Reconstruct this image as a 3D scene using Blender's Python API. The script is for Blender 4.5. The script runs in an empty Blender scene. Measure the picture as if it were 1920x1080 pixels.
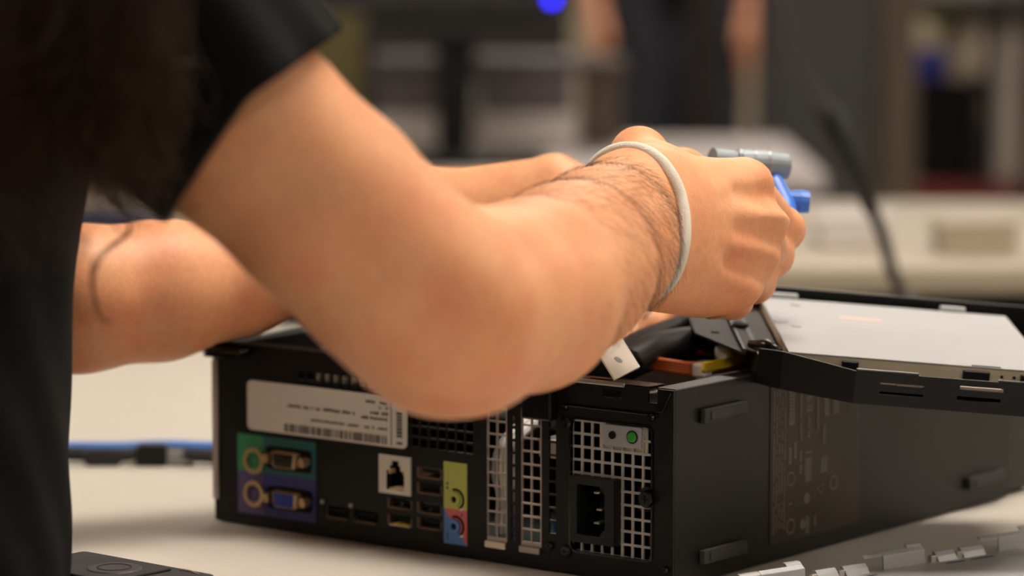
import bpy, math, random
import numpy as np
from mathutils import Vector, Matrix, noise

random.seed(7); rng = np.random.default_rng(7)
SC = bpy.context.scene
COL = SC.collection
R = math.radians

# ------------------------------------------------------------------ camera
FPX, PIT, HC = 6400.0, 0.114588, 0.3228
cam_d = bpy.data.cameras.new('camera')
cam = bpy.data.objects.new('camera', cam_d); COL.objects.link(cam)
cam.location = (0, 0, HC)
cam.rotation_euler = (math.pi/2 - PIT, 0, 0)
cam_d.sensor_width = 36.0
cam_d.lens = 36.0*FPX/1920.0
cam_d.clip_start = 0.05; cam_d.clip_end = 60
cam_d.dof.use_dof = True
cam_d.dof.focus_distance = 1.575
cam_d.dof.aperture_fstop = 5.5
SC.camera = cam

# ------------------------------------------------------------------ world, exposure
w = bpy.data.worlds.new('world'); SC.world = w; w.use_nodes = True
w.node_tree.nodes['Background'].inputs[0].default_value = (1.0, 0.94, 0.86, 1)
w.node_tree.nodes['Background'].inputs[1].default_value = 0.05
SC.view_settings.view_transform = 'Standard'
SC.view_settings.look = 'None'
SC.view_settings.gamma = 1.0
SC.view_settings.use_curve_mapping = False
SC.view_settings.exposure = 0.0
LAMP_STRENGTH = 30.0
LAMP_COLOR = (1.0, 0.90, 0.78)

# ------------------------------------------------------------------ helpers
def at(px, py, d):
    """point of the room seen at that place of the 1920x1080 frame, at depth y = d"""
    a = (px-960)/FPX; b = (540-py)/FPX
    r = Vector((a, math.cos(PIT)+b*math.sin(PIT), b*math.cos(PIT)-math.sin(PIT)))
    r *= d/r.y
    return Vector((r.x, r.y, r.z+HC))

def lin(c):
    return tuple((x/12.92 if x <= .04045 else ((x+.055)/1.055)**2.4) for x in [v/255 for v in c])

MATS = {}
def mat(name, rgb, rough=.5, metal=0.0, noise_scale=0, noise_amt=.15, bump=0, bump_scale=400, spec=.5,
        emit=0, sss=0, sheen=0, trans=0, coat=0):
    m = bpy.data.materials.new(name); m.use_nodes = True
    nt = m.node_tree; b = nt.nodes['Principled BSDF']
    c = lin(rgb)
    b.inputs['Base Color'].default_value = (*c, 1)
    b.inputs['Roughness'].default_value = rough
    b.inputs['Metallic'].default_value = metal
    b.inputs['Specular IOR Level'].default_value = spec
    if sss:
        b.inputs['Subsurface Weight'].default_value = sss
        b.inputs['Subsurface Radius'].default_value = (1, .35, .18)
        b.inputs['Subsurface Scale'].default_value = .006
    if sheen: b.inputs['Sheen Weight'].default_value = sheen
    if trans: b.inputs['Transmission Weight'].default_value = trans
    if coat: b.inputs['Coat Weight'].default_value = coat
    if emit:
        b.inputs['Emission Color'].default_value = (*c, 1)
        b.inputs['Emission Strength'].default_value = emit
    tc = nt.nodes.new('ShaderNodeTexCoord')
    if noise_scale:
        n = nt.nodes.new('ShaderNodeTexNoise'); n.inputs['Scale'].default_value = noise_scale
        n.inputs['Detail'].default_value = 4
        nt.links.new(tc.outputs['Object'], n.inputs['Vector'])
        mx = nt.nodes.new('ShaderNodeMix'); mx.data_type = 'RGBA'
        mx.inputs['A'].default_value = (*[max(0, v*(1-noise_amt)) for v in c], 1)
        mx.inputs['B'].default_value = (*[min(1, v*(1+noise_amt)) for v in c], 1)
        nt.links.new(n.outputs['Fac'], mx.inputs['Factor'])
        nt.links.new(mx.outputs['Result'], b.inputs['Base Color'])
    if bump:
        n2 = nt.nodes.new('ShaderNodeTexNoise'); n2.inputs['Scale'].default_value = bump_scale
        n2.inputs['Detail'].default_value = 3
        nt.links.new(tc.outputs['Object'], n2.inputs['Vector'])
        bp = nt.nodes.new('ShaderNodeBump'); bp.inputs['Strength'].default_value = bump
        bp.inputs['Distance'].default_value = .001
        nt.links.new(n2.outputs['Fac'], bp.inputs['Height'])
        nt.links.new(bp.outputs['Normal'], b.inputs['Normal'])
    MATS[name] = m
    return m

class MB:
    """collects shapes, then links them as one mesh object"""
    def __init__(s): s.v = []; s.f = []
    def add(s, vs, fs):
        o = len(s.v); s.v += [tuple(v) for v in vs]; s.f += [tuple(i+o for i in f) for f in fs]; return s
    def box(s, lo, hi, M=None):
        (a, b, c), (d, e, f) = lo, hi
        vs = [(a,b,c),(d,b,c),(d,e,c),(a,e,c),(a,b,f),(d,b,f),(d,e,f),(a,e,f)]
        if M is not None: vs = [M @ Vector(v) for v in vs]
        return s.add(vs, [(3,2,1,0),(4,5,6,7),(0,1,5,4),(1,2,6,5),(2,3,7,6),(3,0,4,7)])
    def prism(s, poly, lo, hi, axis='z', M=None):
        n = len(poly)
        def mk(p, t):
            if axis == 'z': return (p[0], p[1], t)
            if axis == 'y': return (p[0], t, p[1])
            return (t, p[0], p[1])
        vs = [mk(p, lo) for p in poly]+[mk(p, hi) for p in poly]
        if M is not None: vs = [M @ Vector(v) for v in vs]
        fs = [tuple(range(n))[::-1], tuple(range(n, 2*n))]+[(i, (i+1) % n, n+(i+1) % n, n+i) for i in range(n)]
        return s.add(vs, fs)
    def tube(s, path, r, n=10, cap=True, flat=1.0, closed=False):
        P = [Vector(p) for p in path]; m = len(P)
        rr = r if isinstance(r, (list, tuple)) else [r]*m
        prev = None; rings = []
        for i in range(m):
            if closed: t = P[(i+1) % m]-P[i-1]
            else: t = P[min(i+1, m-1)]-P[max(i-1, 0)]
            t.normalize()
            if prev is None:
                u = t.orthogonal().normalized()
            else:
                u = prev - t*prev.dot(t)
                if u.length < 1e-6: u = t.orthogonal()
                u.normalize()
            prev = u; v = t.cross(u)
            rings.append([P[i]+(u*math.cos(2*math.pi*k/n)+v*math.sin(2*math.pi*k/n)*flat)*rr[i] for k in range(n)])
        vs = [p for rg in rings for p in rg]; fs = []
        for i in range(m if closed else m-1):
            j = (i+1) % m
            for k in range(n):
                fs.append((i*n+k, i*n+(k+1) % n, j*n+(k+1) % n, j*n+k))
        if cap and not closed:
            fs.append(tuple(range(n))[::-1]); fs.append(tuple((m-1)*n+k for k in range(n)))
        return s.add(vs, fs)
    def cyl(s, a, b, r, n=20, r2=None): return s.tube([a, b], [r, r if r2 is None else r2], n)
    def ring(s, a, b, ro, ri, n=24):
        a, b = Vector(a), Vector(b); t = (b-a).normalized(); u = t.orthogonal().normalized(); v = t.cross(u)
        vs = []
        for c, r in ((a, ri), (a, ro), (b, ro), (b, ri)):
            vs += [c+(u*math.cos(2*math.pi*k/n)+v*math.sin(2*math.pi*k/n))*r for k in range(n)]
        fs = []
        for q in range(4):
            for k in range(n):
                k2 = (k+1) % n; q2 = (q+1) % 4
                fs.append((q*n+k, q*n+k2, q2*n+k2, q2*n+k))
        return s.add(vs, fs)
    def build(s, name, m, parent=None, smooth=False, bevel=0, seg=2, mw=None):
        me = bpy.data.meshes.new(name); me.from_pydata(s.v, [], s.f); me.update()
        o = bpy.data.objects.new(name, me); COL.objects.link(o)
        if m: me.materials.append(MATS[m] if isinstance(m, str) else m)
        if parent: o.parent = parent
        if mw is not None: o.matrix_local = mw
        if smooth: me.polygons.foreach_set('use_smooth', [True]*len(me.polygons))
        if bevel:
            b = o.modifiers.new('bevel', 'BEVEL'); b.width = bevel; b.segments = seg; b.limit_method = 'ANGLE'
            b.angle_limit = R(40)
        return o

def tag(o, label=None, cat=None, group=None, kind=None):
    if label: o['label'] = label
    if cat: o['category'] = cat
    if group: o['group'] = group
    if kind: o['kind'] = kind
    return o
def empty(name, M, label=None, cat=None, group=None, kind=None):
    o = bpy.data.objects.new(name, None); COL.objects.link(o); o.empty_display_size = .02
    if isinstance(M, Matrix): o.matrix_world = M
    else: o.location = M
    return tag(o, label, cat, group, kind)
def copy_tree(o, parent=None):
    c = o.copy(); COL.objects.link(c); c.parent = parent
    for ch in [x for x in o.children]: copy_tree(ch, c)
    return c
def spline(pts, n=8, closed=False):
    P = [Vector(p) for p in pts]; out = []
    m = len(P)
    for i in range(m if closed else m-1):
        if closed: p0, p1, p2, p3 = P[i-1], P[i], P[(i+1) % m], P[(i+2) % m]
        else: p0, p1, p2, p3 = P[max(i-1, 0)], P[i], P[i+1], P[min(i+2, m-1)]
        for k in range(n):
            t = k/n
            out.append(.5*((2*p1)+(p2-p0)*t+(2*p0-5*p1+4*p2-p3)*t*t+(3*p1-p0-3*p2+p3)*t**3))
    if not closed: out.append(P[-1])
    return out
def rrect(x0, z0, x1, z1, r, n=5):
    pts = []
    for cx, cz, a in ((x1-r, z0+r, -90), (x1-r, z1-r, 0), (x0+r, z1-r, 90), (x0+r, z0+r, 180)):
        for k in range(n+1):
            t = R(a+90*k/n); pts.append((cx+r*math.cos(t), cz+r*math.sin(t)))
    return pts
def plate(mb, x0, z0, x1, z1, y0, y1, holes):
    """a sheet in the x-z plane from y0 to y1 with real rectangular openings"""
    xs = sorted({x0, x1, *[min(max(h[0], x0), x1) for h in holes], *[min(max(h[2], x0), x1) for h in holes]})
    zs = sorted({z0, z1, *[min(max(h[1], z0), z1) for h in holes], *[min(max(h[3], z0), z1) for h in holes]})
    nx, nz = len(xs)-1, len(zs)-1
    S = np.ones((nx+2, nz+2), bool); S[0] = S[-1] = False; S[:, 0] = S[:, -1] = False
    for h in holes:
        for i in range(nx):
            cx = (xs[i]+xs[i+1])/2
            if not (h[0] < cx < h[2]): continue
            for j in range(nz):
                if h[1] < (zs[j]+zs[j+1])/2 < h[3]: S[i+1, j+1] = False
    for i in range(nx):
        for j in range(nz):
            if not S[i+1, j+1]: continue
            a, b, c, d = xs[i], xs[i+1], zs[j], zs[j+1]
            mb.add([(a,y0,c),(b,y0,c),(b,y0,d),(a,y0,d)], [(0,1,2,3)])
            mb.add([(a,y1,c),(b,y1,c),(b,y1,d),(a,y1,d)], [(3,2,1,0)])
            if not S[i, j+1]: mb.add([(a,y0,c),(a,y0,d),(a,y1,d),(a,y1,c)], [(0,1,2,3)])
            if not S[i+2, j+1]: mb.add([(b,y0,c),(b,y1,c),(b,y1,d),(b,y0,d)], [(0,1,2,3)])
            if not S[i+1, j]: mb.add([(a,y0,c),(a,y1,c),(b,y1,c),(b,y0,c)], [(0,1,2,3)])
            if not S[i+1, j+2]: mb.add([(a,y0,d),(b,y0,d),(b,y1,d),(a,y1,d)], [(0,1,2,3)])
    return mb

# ------------------------------------------------------------------ soft bodies: distance field + surface nets
class Field:
    def __init__(s, lo, hi, h):
        s.lo = np.array(lo, float); s.h = h
        s.n = np.ceil((np.array(hi)-s.lo)/h).astype(int)+1
        s.F = np.full(s.n, .05, np.float32)
    def sub(s, lo, hi):
        a = np.clip(np.floor((np.array(lo)-s.lo)/s.h).astype(int), 0, s.n-1)
        b = np.clip(np.ceil((np.array(hi)-s.lo)/s.h).astype(int)+1, 0, s.n)
        sl = tuple(slice(i, j) for i, j in zip(a, b))
        ax = [(s.lo[k]+s.h*np.arange(a[k], b[k])).astype(np.float32) for k in range(3)]
        return sl, np.meshgrid(*ax, indexing='ij', sparse=True)
    def cone(s, a, b, ra, rb, k=.008, n=None, flat=1.0, op='add'):
        a, b = np.array(a, float), np.array(b, float)
        m = max(ra, rb)*max(1, 1)+k+.006
        sl, (X, Y, Z) = s.sub(np.minimum(a, b)-m, np.maximum(a, b)+m)
        if min(q.stop-q.start for q in sl) <= 0: return s
        ab = b-a; L2 = float(ab@ab)+1e-12
        t = np.clip(((X-a[0])*ab[0]+(Y-a[1])*ab[1]+(Z-a[2])*ab[2])/L2, 0, 1)
        dx, dy, dz = X-(a[0]+t*ab[0]), Y-(a[1]+t*ab[1]), Z-(a[2]+t*ab[2])
        if n is not None:
            n = np.array(n, float); n /= np.linalg.norm(n)
            q = (dx*n[0]+dy*n[1]+dz*n[2])*(1/flat-1)
            dx, dy, dz = dx+q*n[0], dy+q*n[1], dz+q*n[2]
        d = np.sqrt(dx*dx+dy*dy+dz*dz)-(ra+(rb-ra)*t)
        if n is not None: d = d*flat**.5
        s.mix(sl, d, k, op); return s
    def mix(s, sl, d, k, op='add'):
        F = s.F[sl]
        if op == 'add':
            if k > 0:
                hh = np.maximum(k-np.abs(F-d), 0)/k
                F[...] = np.minimum(F, d)-hh*hh*k*.25
            else: F[...] = np.minimum(F, d)
        else:   # carve
            if k > 0:
                hh = np.maximum(k-np.abs(F+d), 0)/k
                F[...] = np.maximum(F, -d)+hh*hh*k*.25
            else: F[...] = np.maximum(F, -d)
    def chain(s, pts, rad, k=.008, n=None, flat=1.0):
        for i in range(len(pts)-1): s.cone(pts[i], pts[i+1], rad[i], rad[i+1], k, n, flat)
        return s
    def ball(s, c, r, k=.008, n=None, flat=1.0, op='add'): return s.cone(c, np.array(c)+1e-5, r, r, k, n, flat, op)
    def mesh(s, name, m, parent=None):
        F = s.F; n = np.array(F.shape)-1
        ins = F < 0
        cnt = np.zeros(n, np.int8)
        for i in (0, 1):
            for j in (0, 1):
                for k in (0, 1):
                    cnt += ins[i:n[0]+i, j:n[1]+j, k:n[2]+k]
        mix = (cnt > 0) & (cnt < 8)
        C = np.argwhere(mix); N = len(C)
        idx = np.full(n, -1, np.int32); idx[mix] = np.arange(N)
        acc = np.zeros((N, 3)); num = np.zeros(N)
        cor = [(i, j, k) for i in (0, 1) for j in (0, 1) for k in (0, 1)]
        val = {c: F[C[:, 0]+c[0], C[:, 1]+c[1], C[:, 2]+c[2]] for c in cor}
        for c in cor:
            for ax in range(3):
                if c[ax]: continue
                e = list(c); e[ax] = 1; e = tuple(e)
                v0, v1 = val[c], val[e]; x = (v0 < 0) != (v1 < 0)
                t = np.where(x, v0/np.where(x, v0-v1, 1), 0)
                p = np.tile(np.array(c, float), (N, 1)); p[:, ax] = t
                acc[x] += p[x]; num[x] += 1
        V = s.lo+s.h*(C+acc/num[:, None])
        Q = []
        for ax in range(3):
            b, c = (ax+1) % 3, (ax+2) % 3
            A = ins; sh = [slice(None)]*3; sh2 = [slice(None)]*3
            sh[ax] = slice(0, -1); sh2[ax] = slice(1, None)
            E = A[tuple(sh)] != A[tuple(sh2)]
            I = np.argwhere(E)
            I = I[(I[:, b] > 0) & (I[:, c] > 0) & (I[:, b] < n[b]) & (I[:, c] < n[c])]
            neg = A[I[:, 0], I[:, 1], I[:, 2]]
            def g(db, dc):
                J = I.copy(); J[:, b] += db; J[:, c] += dc
                return idx[J[:, 0], J[:, 1], J[:, 2]]
            q = np.stack([g(-1, -1), g(0, -1), g(0, 0), g(-1, 0)], 1)
            q[~neg] = q[~neg][:, ::-1]
            Q.append(q)
        Q = np.concatenate(Q)
        me = bpy.data.meshes.new(name)
        me.vertices.add(N); me.vertices.foreach_set('co', V.astype(np.float32).ravel())
        me.loops.add(Q.size); me.loops.foreach_set('vertex_index', Q.astype(np.int32).ravel())
        me.polygons.add(len(Q)); me.polygons.foreach_set('loop_start', np.arange(0, Q.size, 4, dtype=np.int32))
        me.polygons.foreach_set('use_smooth', np.ones(len(Q), bool))
        me.update(calc_edges=True); me.validate()
        me.materials.append(MATS[m])
        o = bpy.data.objects.new(name, me); COL.objects.link(o)
        if parent: o.parent = parent
        return o, V

# ------------------------------------------------------------------ materials
mat('wall_paint', (196, 182, 158), .8, noise_scale=3, noise_amt=.06)
mat('carpet', (58, 54, 50), .95, noise_scale=30, noise_amt=.3)
mat('ceiling_tile', (225, 220, 210), .9, noise_scale=40, noise_amt=.06)
mat('table_laminate', (186, 179, 169), .45, noise_scale=180, noise_amt=.05, bump=.05, bump_scale=900)
mat('table_edge', (60, 56, 52), .6, noise_scale=20)
mat('far_laminate', (158, 145, 126), .5, noise_scale=60, noise_amt=.05)
mat('black_steel', (16, 14, 14), .42, spec=.22, noise_scale=60, noise_amt=.25, bump=.06, bump_scale=1500)
mat('black_gloss', (13, 12, 12), .25, spec=.4, noise_scale=40, noise_amt=.3)
mat('black_plastic', (17, 17, 18), .45, spec=.28, noise_scale=50, noise_amt=.2)
mat('bracket_black', (32, 23, 19), .5, spec=.1, noise_scale=50, noise_amt=.25)
mat('matte_black', (11, 11, 12), .7, spec=.2, noise_scale=30, noise_amt=.2)
mat('rubber', (46, 45, 45), .8, noise_scale=300, noise_amt=.3, bump=.4, bump_scale=1800)
mat('bare_metal', (190, 184, 174), .38, .85, noise_scale=80, noise_amt=.1)
mat('grille_metal', (172, 168, 163), .5, .3, noise_scale=80, noise_amt=.12)
mat('edge_metal', (165, 150, 142), .45, .5, noise_scale=40, noise_amt=.15)
mat('galvanised', (158, 159, 160), .5, .35, noise_scale=130, noise_amt=.1)
mat('drive_metal', (160, 161, 162), .6, 0, spec=.15, noise_scale=60, noise_amt=.03)
mat('drive_side', (214, 200, 174), .5, .25, noise_scale=60, noise_amt=.05)
mat('gold_metal', (190, 160, 120), .38, .8, noise_scale=50)
mat('paper', (214, 206, 196), .6, noise_scale=40, noise_amt=.04)
mat('ink', (92, 84, 78), .7, noise_scale=40)
mat('brown_label', (46, 38, 31), .45, spec=.25, noise_scale=30, noise_amt=.2)
mat('label_ink', (92, 82, 72), .5, noise_scale=30, noise_amt=.2)
mat('io_green', (40, 122, 78), .45, noise_scale=40, noise_amt=.08)
mat('io_purple', (78, 62, 108), .45, noise_scale=40, noise_amt=.08)
mat('io_teal', (22, 84, 88), .45, noise_scale=40, noise_amt=.08)
mat('io_navy', (34, 34, 108), .45, noise_scale=40, noise_amt=.08)
mat('io_yellow', (176, 178, 84), .45, noise_scale=40, noise_amt=.06)
mat('io_blue', (74, 122, 182), .45, noise_scale=40, noise_amt=.06)
mat('io_red', (198, 92, 92), .45, noise_scale=40, noise_amt=.06)
mat('vga_blue', (28, 62, 170), .4, noise_scale=40)
mat('led_green', (40, 128, 40), .25, emit=.06, noise_scale=40)
mat('led_plate', (190, 180, 160), .5, noise_scale=60, noise_amt=.08)
mat('led_blue', (40, 40, 255), .3, emit=11)
mat('pcb', (14, 32, 25), .5, noise_scale=90, noise_amt=.3)
mat('port_brown', (104, 78, 58), .5, .3, noise_scale=60)
mat('copper', (200, 110, 50), .4, .5, noise_scale=100)
mat('component_yellow', (150, 140, 50), .5, noise_scale=60)
mat('component_red', (120, 50, 30), .5, noise_scale=60)
mat('wire_black', (20, 19, 20), .5, noise_scale=60)
mat('wire_orange', (196, 98, 36), .45, noise_scale=60, noise_amt=.1)
mat('wire_yellow', (218, 186, 44), .45, noise_scale=60, noise_amt=.1)
mat('wire_red', (168, 34, 34), .45, noise_scale=60, noise_amt=.1)
mat('wire_white', (214, 208, 200), .5, noise_scale=60, noise_amt=.06)
mat('wire_pink', (206, 120, 140), .5, noise_scale=60, noise_amt=.06)
mat('wire_blue', (52, 112, 190), .45, noise_scale=60, noise_amt=.1)
mat('connector_white', (226, 220, 206), .5, noise_scale=60, noise_amt=.05)
mat('cap_blue', (30, 60, 190), .4, noise_scale=60)
mat('grey_plastic', (150, 150, 152), .4, noise_scale=30, noise_amt=.08)
mat('tool_blue', (62, 118, 214), .4, noise_scale=60, noise_amt=.08)
mat('tool_grey', (138, 148, 154), .4, .2, noise_scale=80, noise_amt=.1)
mat('tower_grey', (66, 65, 66), .5, noise_scale=20, noise_amt=.1)
mat('monitor_black', (30, 28, 28), .5, noise_scale=20, noise_amt=.1)
mat('box_grey', (84, 78, 82), .6, noise_scale=10, noise_amt=.15)
mat('far_white', (178, 168, 166), .6, noise_scale=10, noise_amt=.06)
mat('box_white', (196, 188, 182), .6, noise_scale=10, noise_amt=.08)
mat('box_brown', (70, 58, 46), .7, noise_scale=12, noise_amt=.2)
mat('rack_brown', (112, 98, 82), .55, noise_scale=8, noise_amt=.15)
mat('rack_dark', (40, 33, 30), .6, noise_scale=12)
mat('red_board', (120, 38, 34), .6, noise_scale=10, noise_amt=.2)
mat('yellow_strip', (140, 140, 30), .5, noise_scale=20)
mat('cloth_blue', (34, 44, 150), .8, noise_scale=20)
mat('cloth_navy', (36, 40, 66), .9, noise_scale=20)
mat('curtain', (150, 138, 96), .9, noise_scale=12, noise_amt=.1)
mat('shirt_black', (13, 14, 16), .9, noise_scale=25, noise_amt=.15, bump=.25, bump_scale=1400, spec=.15)
mat('trouser', (26, 28, 36), .9, noise_scale=25, noise_amt=.15)
mat('hair_brown', (50, 30, 15), .5, noise_scale=22, noise_amt=.95, spec=.25)
mat('arm_hair', (52, 34, 22), .5, noise_scale=60)
mat('elastic', (214, 208, 196), .85, noise_scale=500, noise_amt=.08, bump=.5, bump_scale=1400)
mat('lamp_diffuser', (255, 240, 220), .5, noise_scale=4, noise_amt=.01)
lb = MATS['lamp_diffuser'].node_tree.nodes['Principled BSDF']
lb.inputs['Emission Color'].default_value = (*LAMP_COLOR, 1); lb.inputs['Emission Strength'].default_value = LAMP_STRENGTH
mat('lamp_frame', (220, 220, 216), .5, noise_scale=10, noise_amt=.04)

def skin_mat(name, base, red):
    m = mat(name, base, .48, sss=.15, bump=.22, bump_scale=900, spec=.4)
    nt = m.node_tree; b = nt.nodes['Principled BSDF']
    tc = [n for n in nt.nodes if n.type == 'TEX_COORD'][0]
    n1 = nt.nodes.new('ShaderNodeTexNoise'); n1.inputs['Scale'].default_value = 28; n1.inputs['Detail'].default_value = 3
    n2 = nt.nodes.new('ShaderNodeTexNoise'); n2.inputs['Scale'].default_value = 320; n2.inputs['Detail'].default_value = 4
    for n in (n1, n2): nt.links.new(tc.outputs['Object'], n.inputs['Vector'])
    r1 = nt.nodes.new('ShaderNodeMapRange'); r1.inputs[1].default_value = .42; r1.inputs[2].default_value = .72
    nt.links.new(n1.outputs['Fac'], r1.inputs[0])
    mx = nt.nodes.new('ShaderNodeMix'); mx.data_type = 'RGBA'
    mx.inputs['A'].default_value = (*lin(base), 1); mx.inputs['B'].default_value = (*lin(red), 1)
    nt.links.new(r1.outputs[0], mx.inputs['Factor'])
    r2 = nt.nodes.new('ShaderNodeMapRange'); r2.inputs[3].default_value = .86; r2.inputs[4].default_value = 1.12
    nt.links.new(n2.outputs['Fac'], r2.inputs[0])
    m2 = nt.nodes.new('ShaderNodeMix'); m2.data_type = 'RGBA'; m2.blend_type = 'MULTIPLY'; m2.inputs['Factor'].default_value = 1
    nt.links.new(mx.outputs['Result'], m2.inputs['A']); nt.links.new(r2.outputs[0], m2.inputs['B'])
    nt.links.new(m2.outputs['Result'], b.inputs['Base Color'])
skin_mat('skin', (226, 161, 117), (217, 140, 99))
skin_mat('skin_far', (200, 140, 110), (190, 120, 95))

# ------------------------------------------------------------------ the room
FZ, CZ = -.745, 2.0
def struct(name, mb, m, **k):
    return tag(mb.build(name, m, **k), kind='structure')
struct('floor', MB().box((-5, -3, FZ-.05), (5, 10, FZ)), 'carpet')
struct('ceiling', MB().box((-5, -3, CZ+.05), (5, 10, CZ+.1)), 'ceiling_tile')
struct('wall_back', MB().box((-5, 10, FZ), (5, 10.1, CZ+.05)), 'wall_paint')
struct('wall_left', MB().box((-5.1, -3, FZ), (-5, 10, CZ+.05)), 'wall_paint')
struct('wall_right', MB().box((5, -3, FZ), (5.1, 10, CZ+.05)), 'wall_paint')
struct('baseboard_back', MB().box((-5, 9.98, FZ), (5, 10, FZ+.1)), 'rack_dark')
lamp0 = None
for iy, y in enumerate((-2.5, 1.95, 6.4)):  # the row behind the viewer is unseen, added to fill the camera side
    for ix, x in enumerate((-2.6, .6, 3.8)):
        if lamp0 is None:
            lamp0 = empty('ceiling_light', (x, y, CZ))
            fr = MB()
            for a, b in (((-.62, -.32), (.62, -.29)), ((-.62, .29), (.62, .32)), ((-.62, -.29), (-.59, .29)), ((.59, -.29), (.62, .29))):
                fr.box((*a, 0), (*b, .05))
            fr.build('frame', 'lamp_frame', lamp0)
            MB().box((-.59, -.29, .015), (.59, .29, .03)).build('diffuser', 'lamp_diffuser', lamp0)
            o = lamp0
        else:
            o = copy_tree(lamp0); o.location = (x, y, CZ)
        tag(o, 'white recessed ceiling light panel, %s one of the row %s' % (('left', 'middle', 'right')[ix], ('added behind the viewer as fill', 'above the work table', 'above the far tables')[iy]), 'light', 'ceiling light panels')

# ------------------------------------------------------------------ our table
def table(name, corner, ang, sx, sy, label, top, legs_at):
    M = Matrix.Translation((corner[0], corner[1], 0)) @ Matrix.Rotation(ang, 4, 'Z')
    t = empty(name, M, label, 'table')
    MB().box((0, 0, -.022), (sx, sy, 0)).build('table_top', top, t, bevel=.002)
    MB().box((.05, .05, -.075), (sx-.05, sy-.05, -.0225)).build('apron', 'table_edge', t)
    for x, y in legs_at:
        MB().box((x-.02, y-.02, FZ), (x+.02, y+.02, -.022)).build('leg', 'table_edge', t)
    return t
e1 = Vector((-.136, .99, 0)).normalized()
tab_ang = math.atan2(e1.y, e1.x)-math.pi/2
table('work_table', (-.098, .78), tab_ang, 1.7, 1.76, 'pale laminate work table under the opened computer', 'table_laminate',
      [(.07, .07), (1.63, .07), (.07, 1.69), (1.63, 1.69)])

# ------------------------------------------------------------------ the opened computer
YAW = .6608115
CW, CD, CH = .290, .312, .0933
BX, BY = .074972, 1.567681
CASE = Matrix.Translation((BX-CW*math.cos(YAW), BY+CW*math.sin(YAW), .001)) @ Matrix.Rotation(-YAW, 4, 'Z')
case = empty('desktop_computer', CASE, 'black small desktop computer lying open with its rear ports facing out', 'computer')
mm = .001
def cp(name, mb, m, parent=None, **k): return mb.build(name, m, parent or case, **k)

# rear panel with real openings
holes = []
for i in range(20):
    for j in range(6):
        u, v = 58+i*5.7, 51.5+j*5.4
        holes.append((u*mm, v*mm, (u+4.6)*mm, (v+4.3)*mm))
usb = [(137, 36.6), (137, 28.8), (137, 19), (137, 11.4), (118, 19.4), (118, 10.8)]
for u, v in usb: holes.append((u*mm, v*mm, (u+14)*mm, (v+5.4)*mm))
for u in (75.5, 94.5): holes.append((u*mm, 10.5*mm, (u+16)*mm, 16*mm))
holes.append((113*mm, 27.5*mm, 131.5*mm, 45*mm))                       # network jack
holes += [(179*mm, 10*mm, 192*mm, 77*mm), (200*mm, 10*mm, 213*mm, 77*mm)]
for k in range(9): holes.append((217.5*mm, (18+k*6.4)*mm, 221.6*mm, (23.4+k*6.4)*mm))
for k in range(10): holes.append((194.6*mm, (12+k*6.2)*mm, 196.8*mm, (16.8+k*6.2)*mm))
holes.append((230*mm, 11*mm, 278*mm, 75*mm))                           # power supply
holes.append((249*mm, 86.9*mm, 260.2*mm, 90.6*mm))
holes.append((275.5*mm, 86.5*mm, 281*mm, 94*mm))
mb = MB(); plate(mb, 0, 0, CW, CH, 0, .0012, holes)
cp('rear_panel', mb, 'black_steel')
# walls, floor, front
mb = MB().box((CW-.0012, .0012, 0), (CW, CD, CH)).box((CW-.013, .004, CH-.001), (CW-.0012, CD-.004, CH))
cp('bottom_wall', mb, 'black_steel', bevel=.0006)
mb = MB().box((0, .0012, 0), (.0012, CD, CH)).box((.0012, .004, CH-.001), (.011, CD-.004, CH))
cp('top_wall', mb, 'black_steel', bevel=.0005)
cp('case_floor', MB().box((.0012, .0012, 0), (CW-.0012, CD, .0012)), 'black_steel')
mb = MB().box((.0012, CD-.0012, .0012), (CW-.0012, CD, CH))
cp('front_wall', mb, 'black_steel')
mb = MB().prism(rrect(-.002, 0, CW-.001, CH, .006), CD, CD+.034, 'y')
cp('front_bezel', mb, 'black_plastic', bevel=.002)
cp('edge_strip', MB().box((-.0008, -.0007, .011), (.0030, 0, .084)), 'edge_metal')
mb = MB().box((-.004, -.010, .0885), (.027, .004, .0915)).box((.002, -.0105, .0865), (.018, -.004, .0885))
cp('release_tab', mb, 'black_gloss', bevel=.0012)
# folded lip along the top of the rear face
mb = MB().box((.012, 0, CH-.001), (.205, .011, CH+.0002)).box((.012, .010, CH-.006), (.205, .011, CH))
cp('top_lip', mb, 'black_gloss', bevel=.0005)
mb = MB()
plate(mb, .2235, .0, .2755, .012, 0, .0012, [(.236, .004, .250, .008)])
mb.v = [(x, z+.0012, CH-.0006+y) for x, y, z in mb.v]
cp('top_lip', mb, 'black_gloss')
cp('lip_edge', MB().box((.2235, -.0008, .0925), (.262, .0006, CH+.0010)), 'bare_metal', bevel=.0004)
cp('panel_seam', MB().box((.2235, -.0010, .0805), (.2815, 0, .0817)), 'black_gloss', bevel=.0004)
cp('corner_gusset', MB().prism([(.2815, .0825), (.2845, .0825), (.2895, .0925), (.2815, .0928)], -.0012, 0, 'y'), 'black_gloss', bevel=.0003)
cp('slot_latch', MB().box((.205, -.006, .073), (.2225, .004, .0905)).box((.190, -.003, .084), (.205, .002, .0925)), 'black_gloss', bevel=.001)
cp('slot_latch_edge', MB().box((.190, -.0034, .0916), (.2225, -.0024, .0924)), 'bare_metal')
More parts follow.
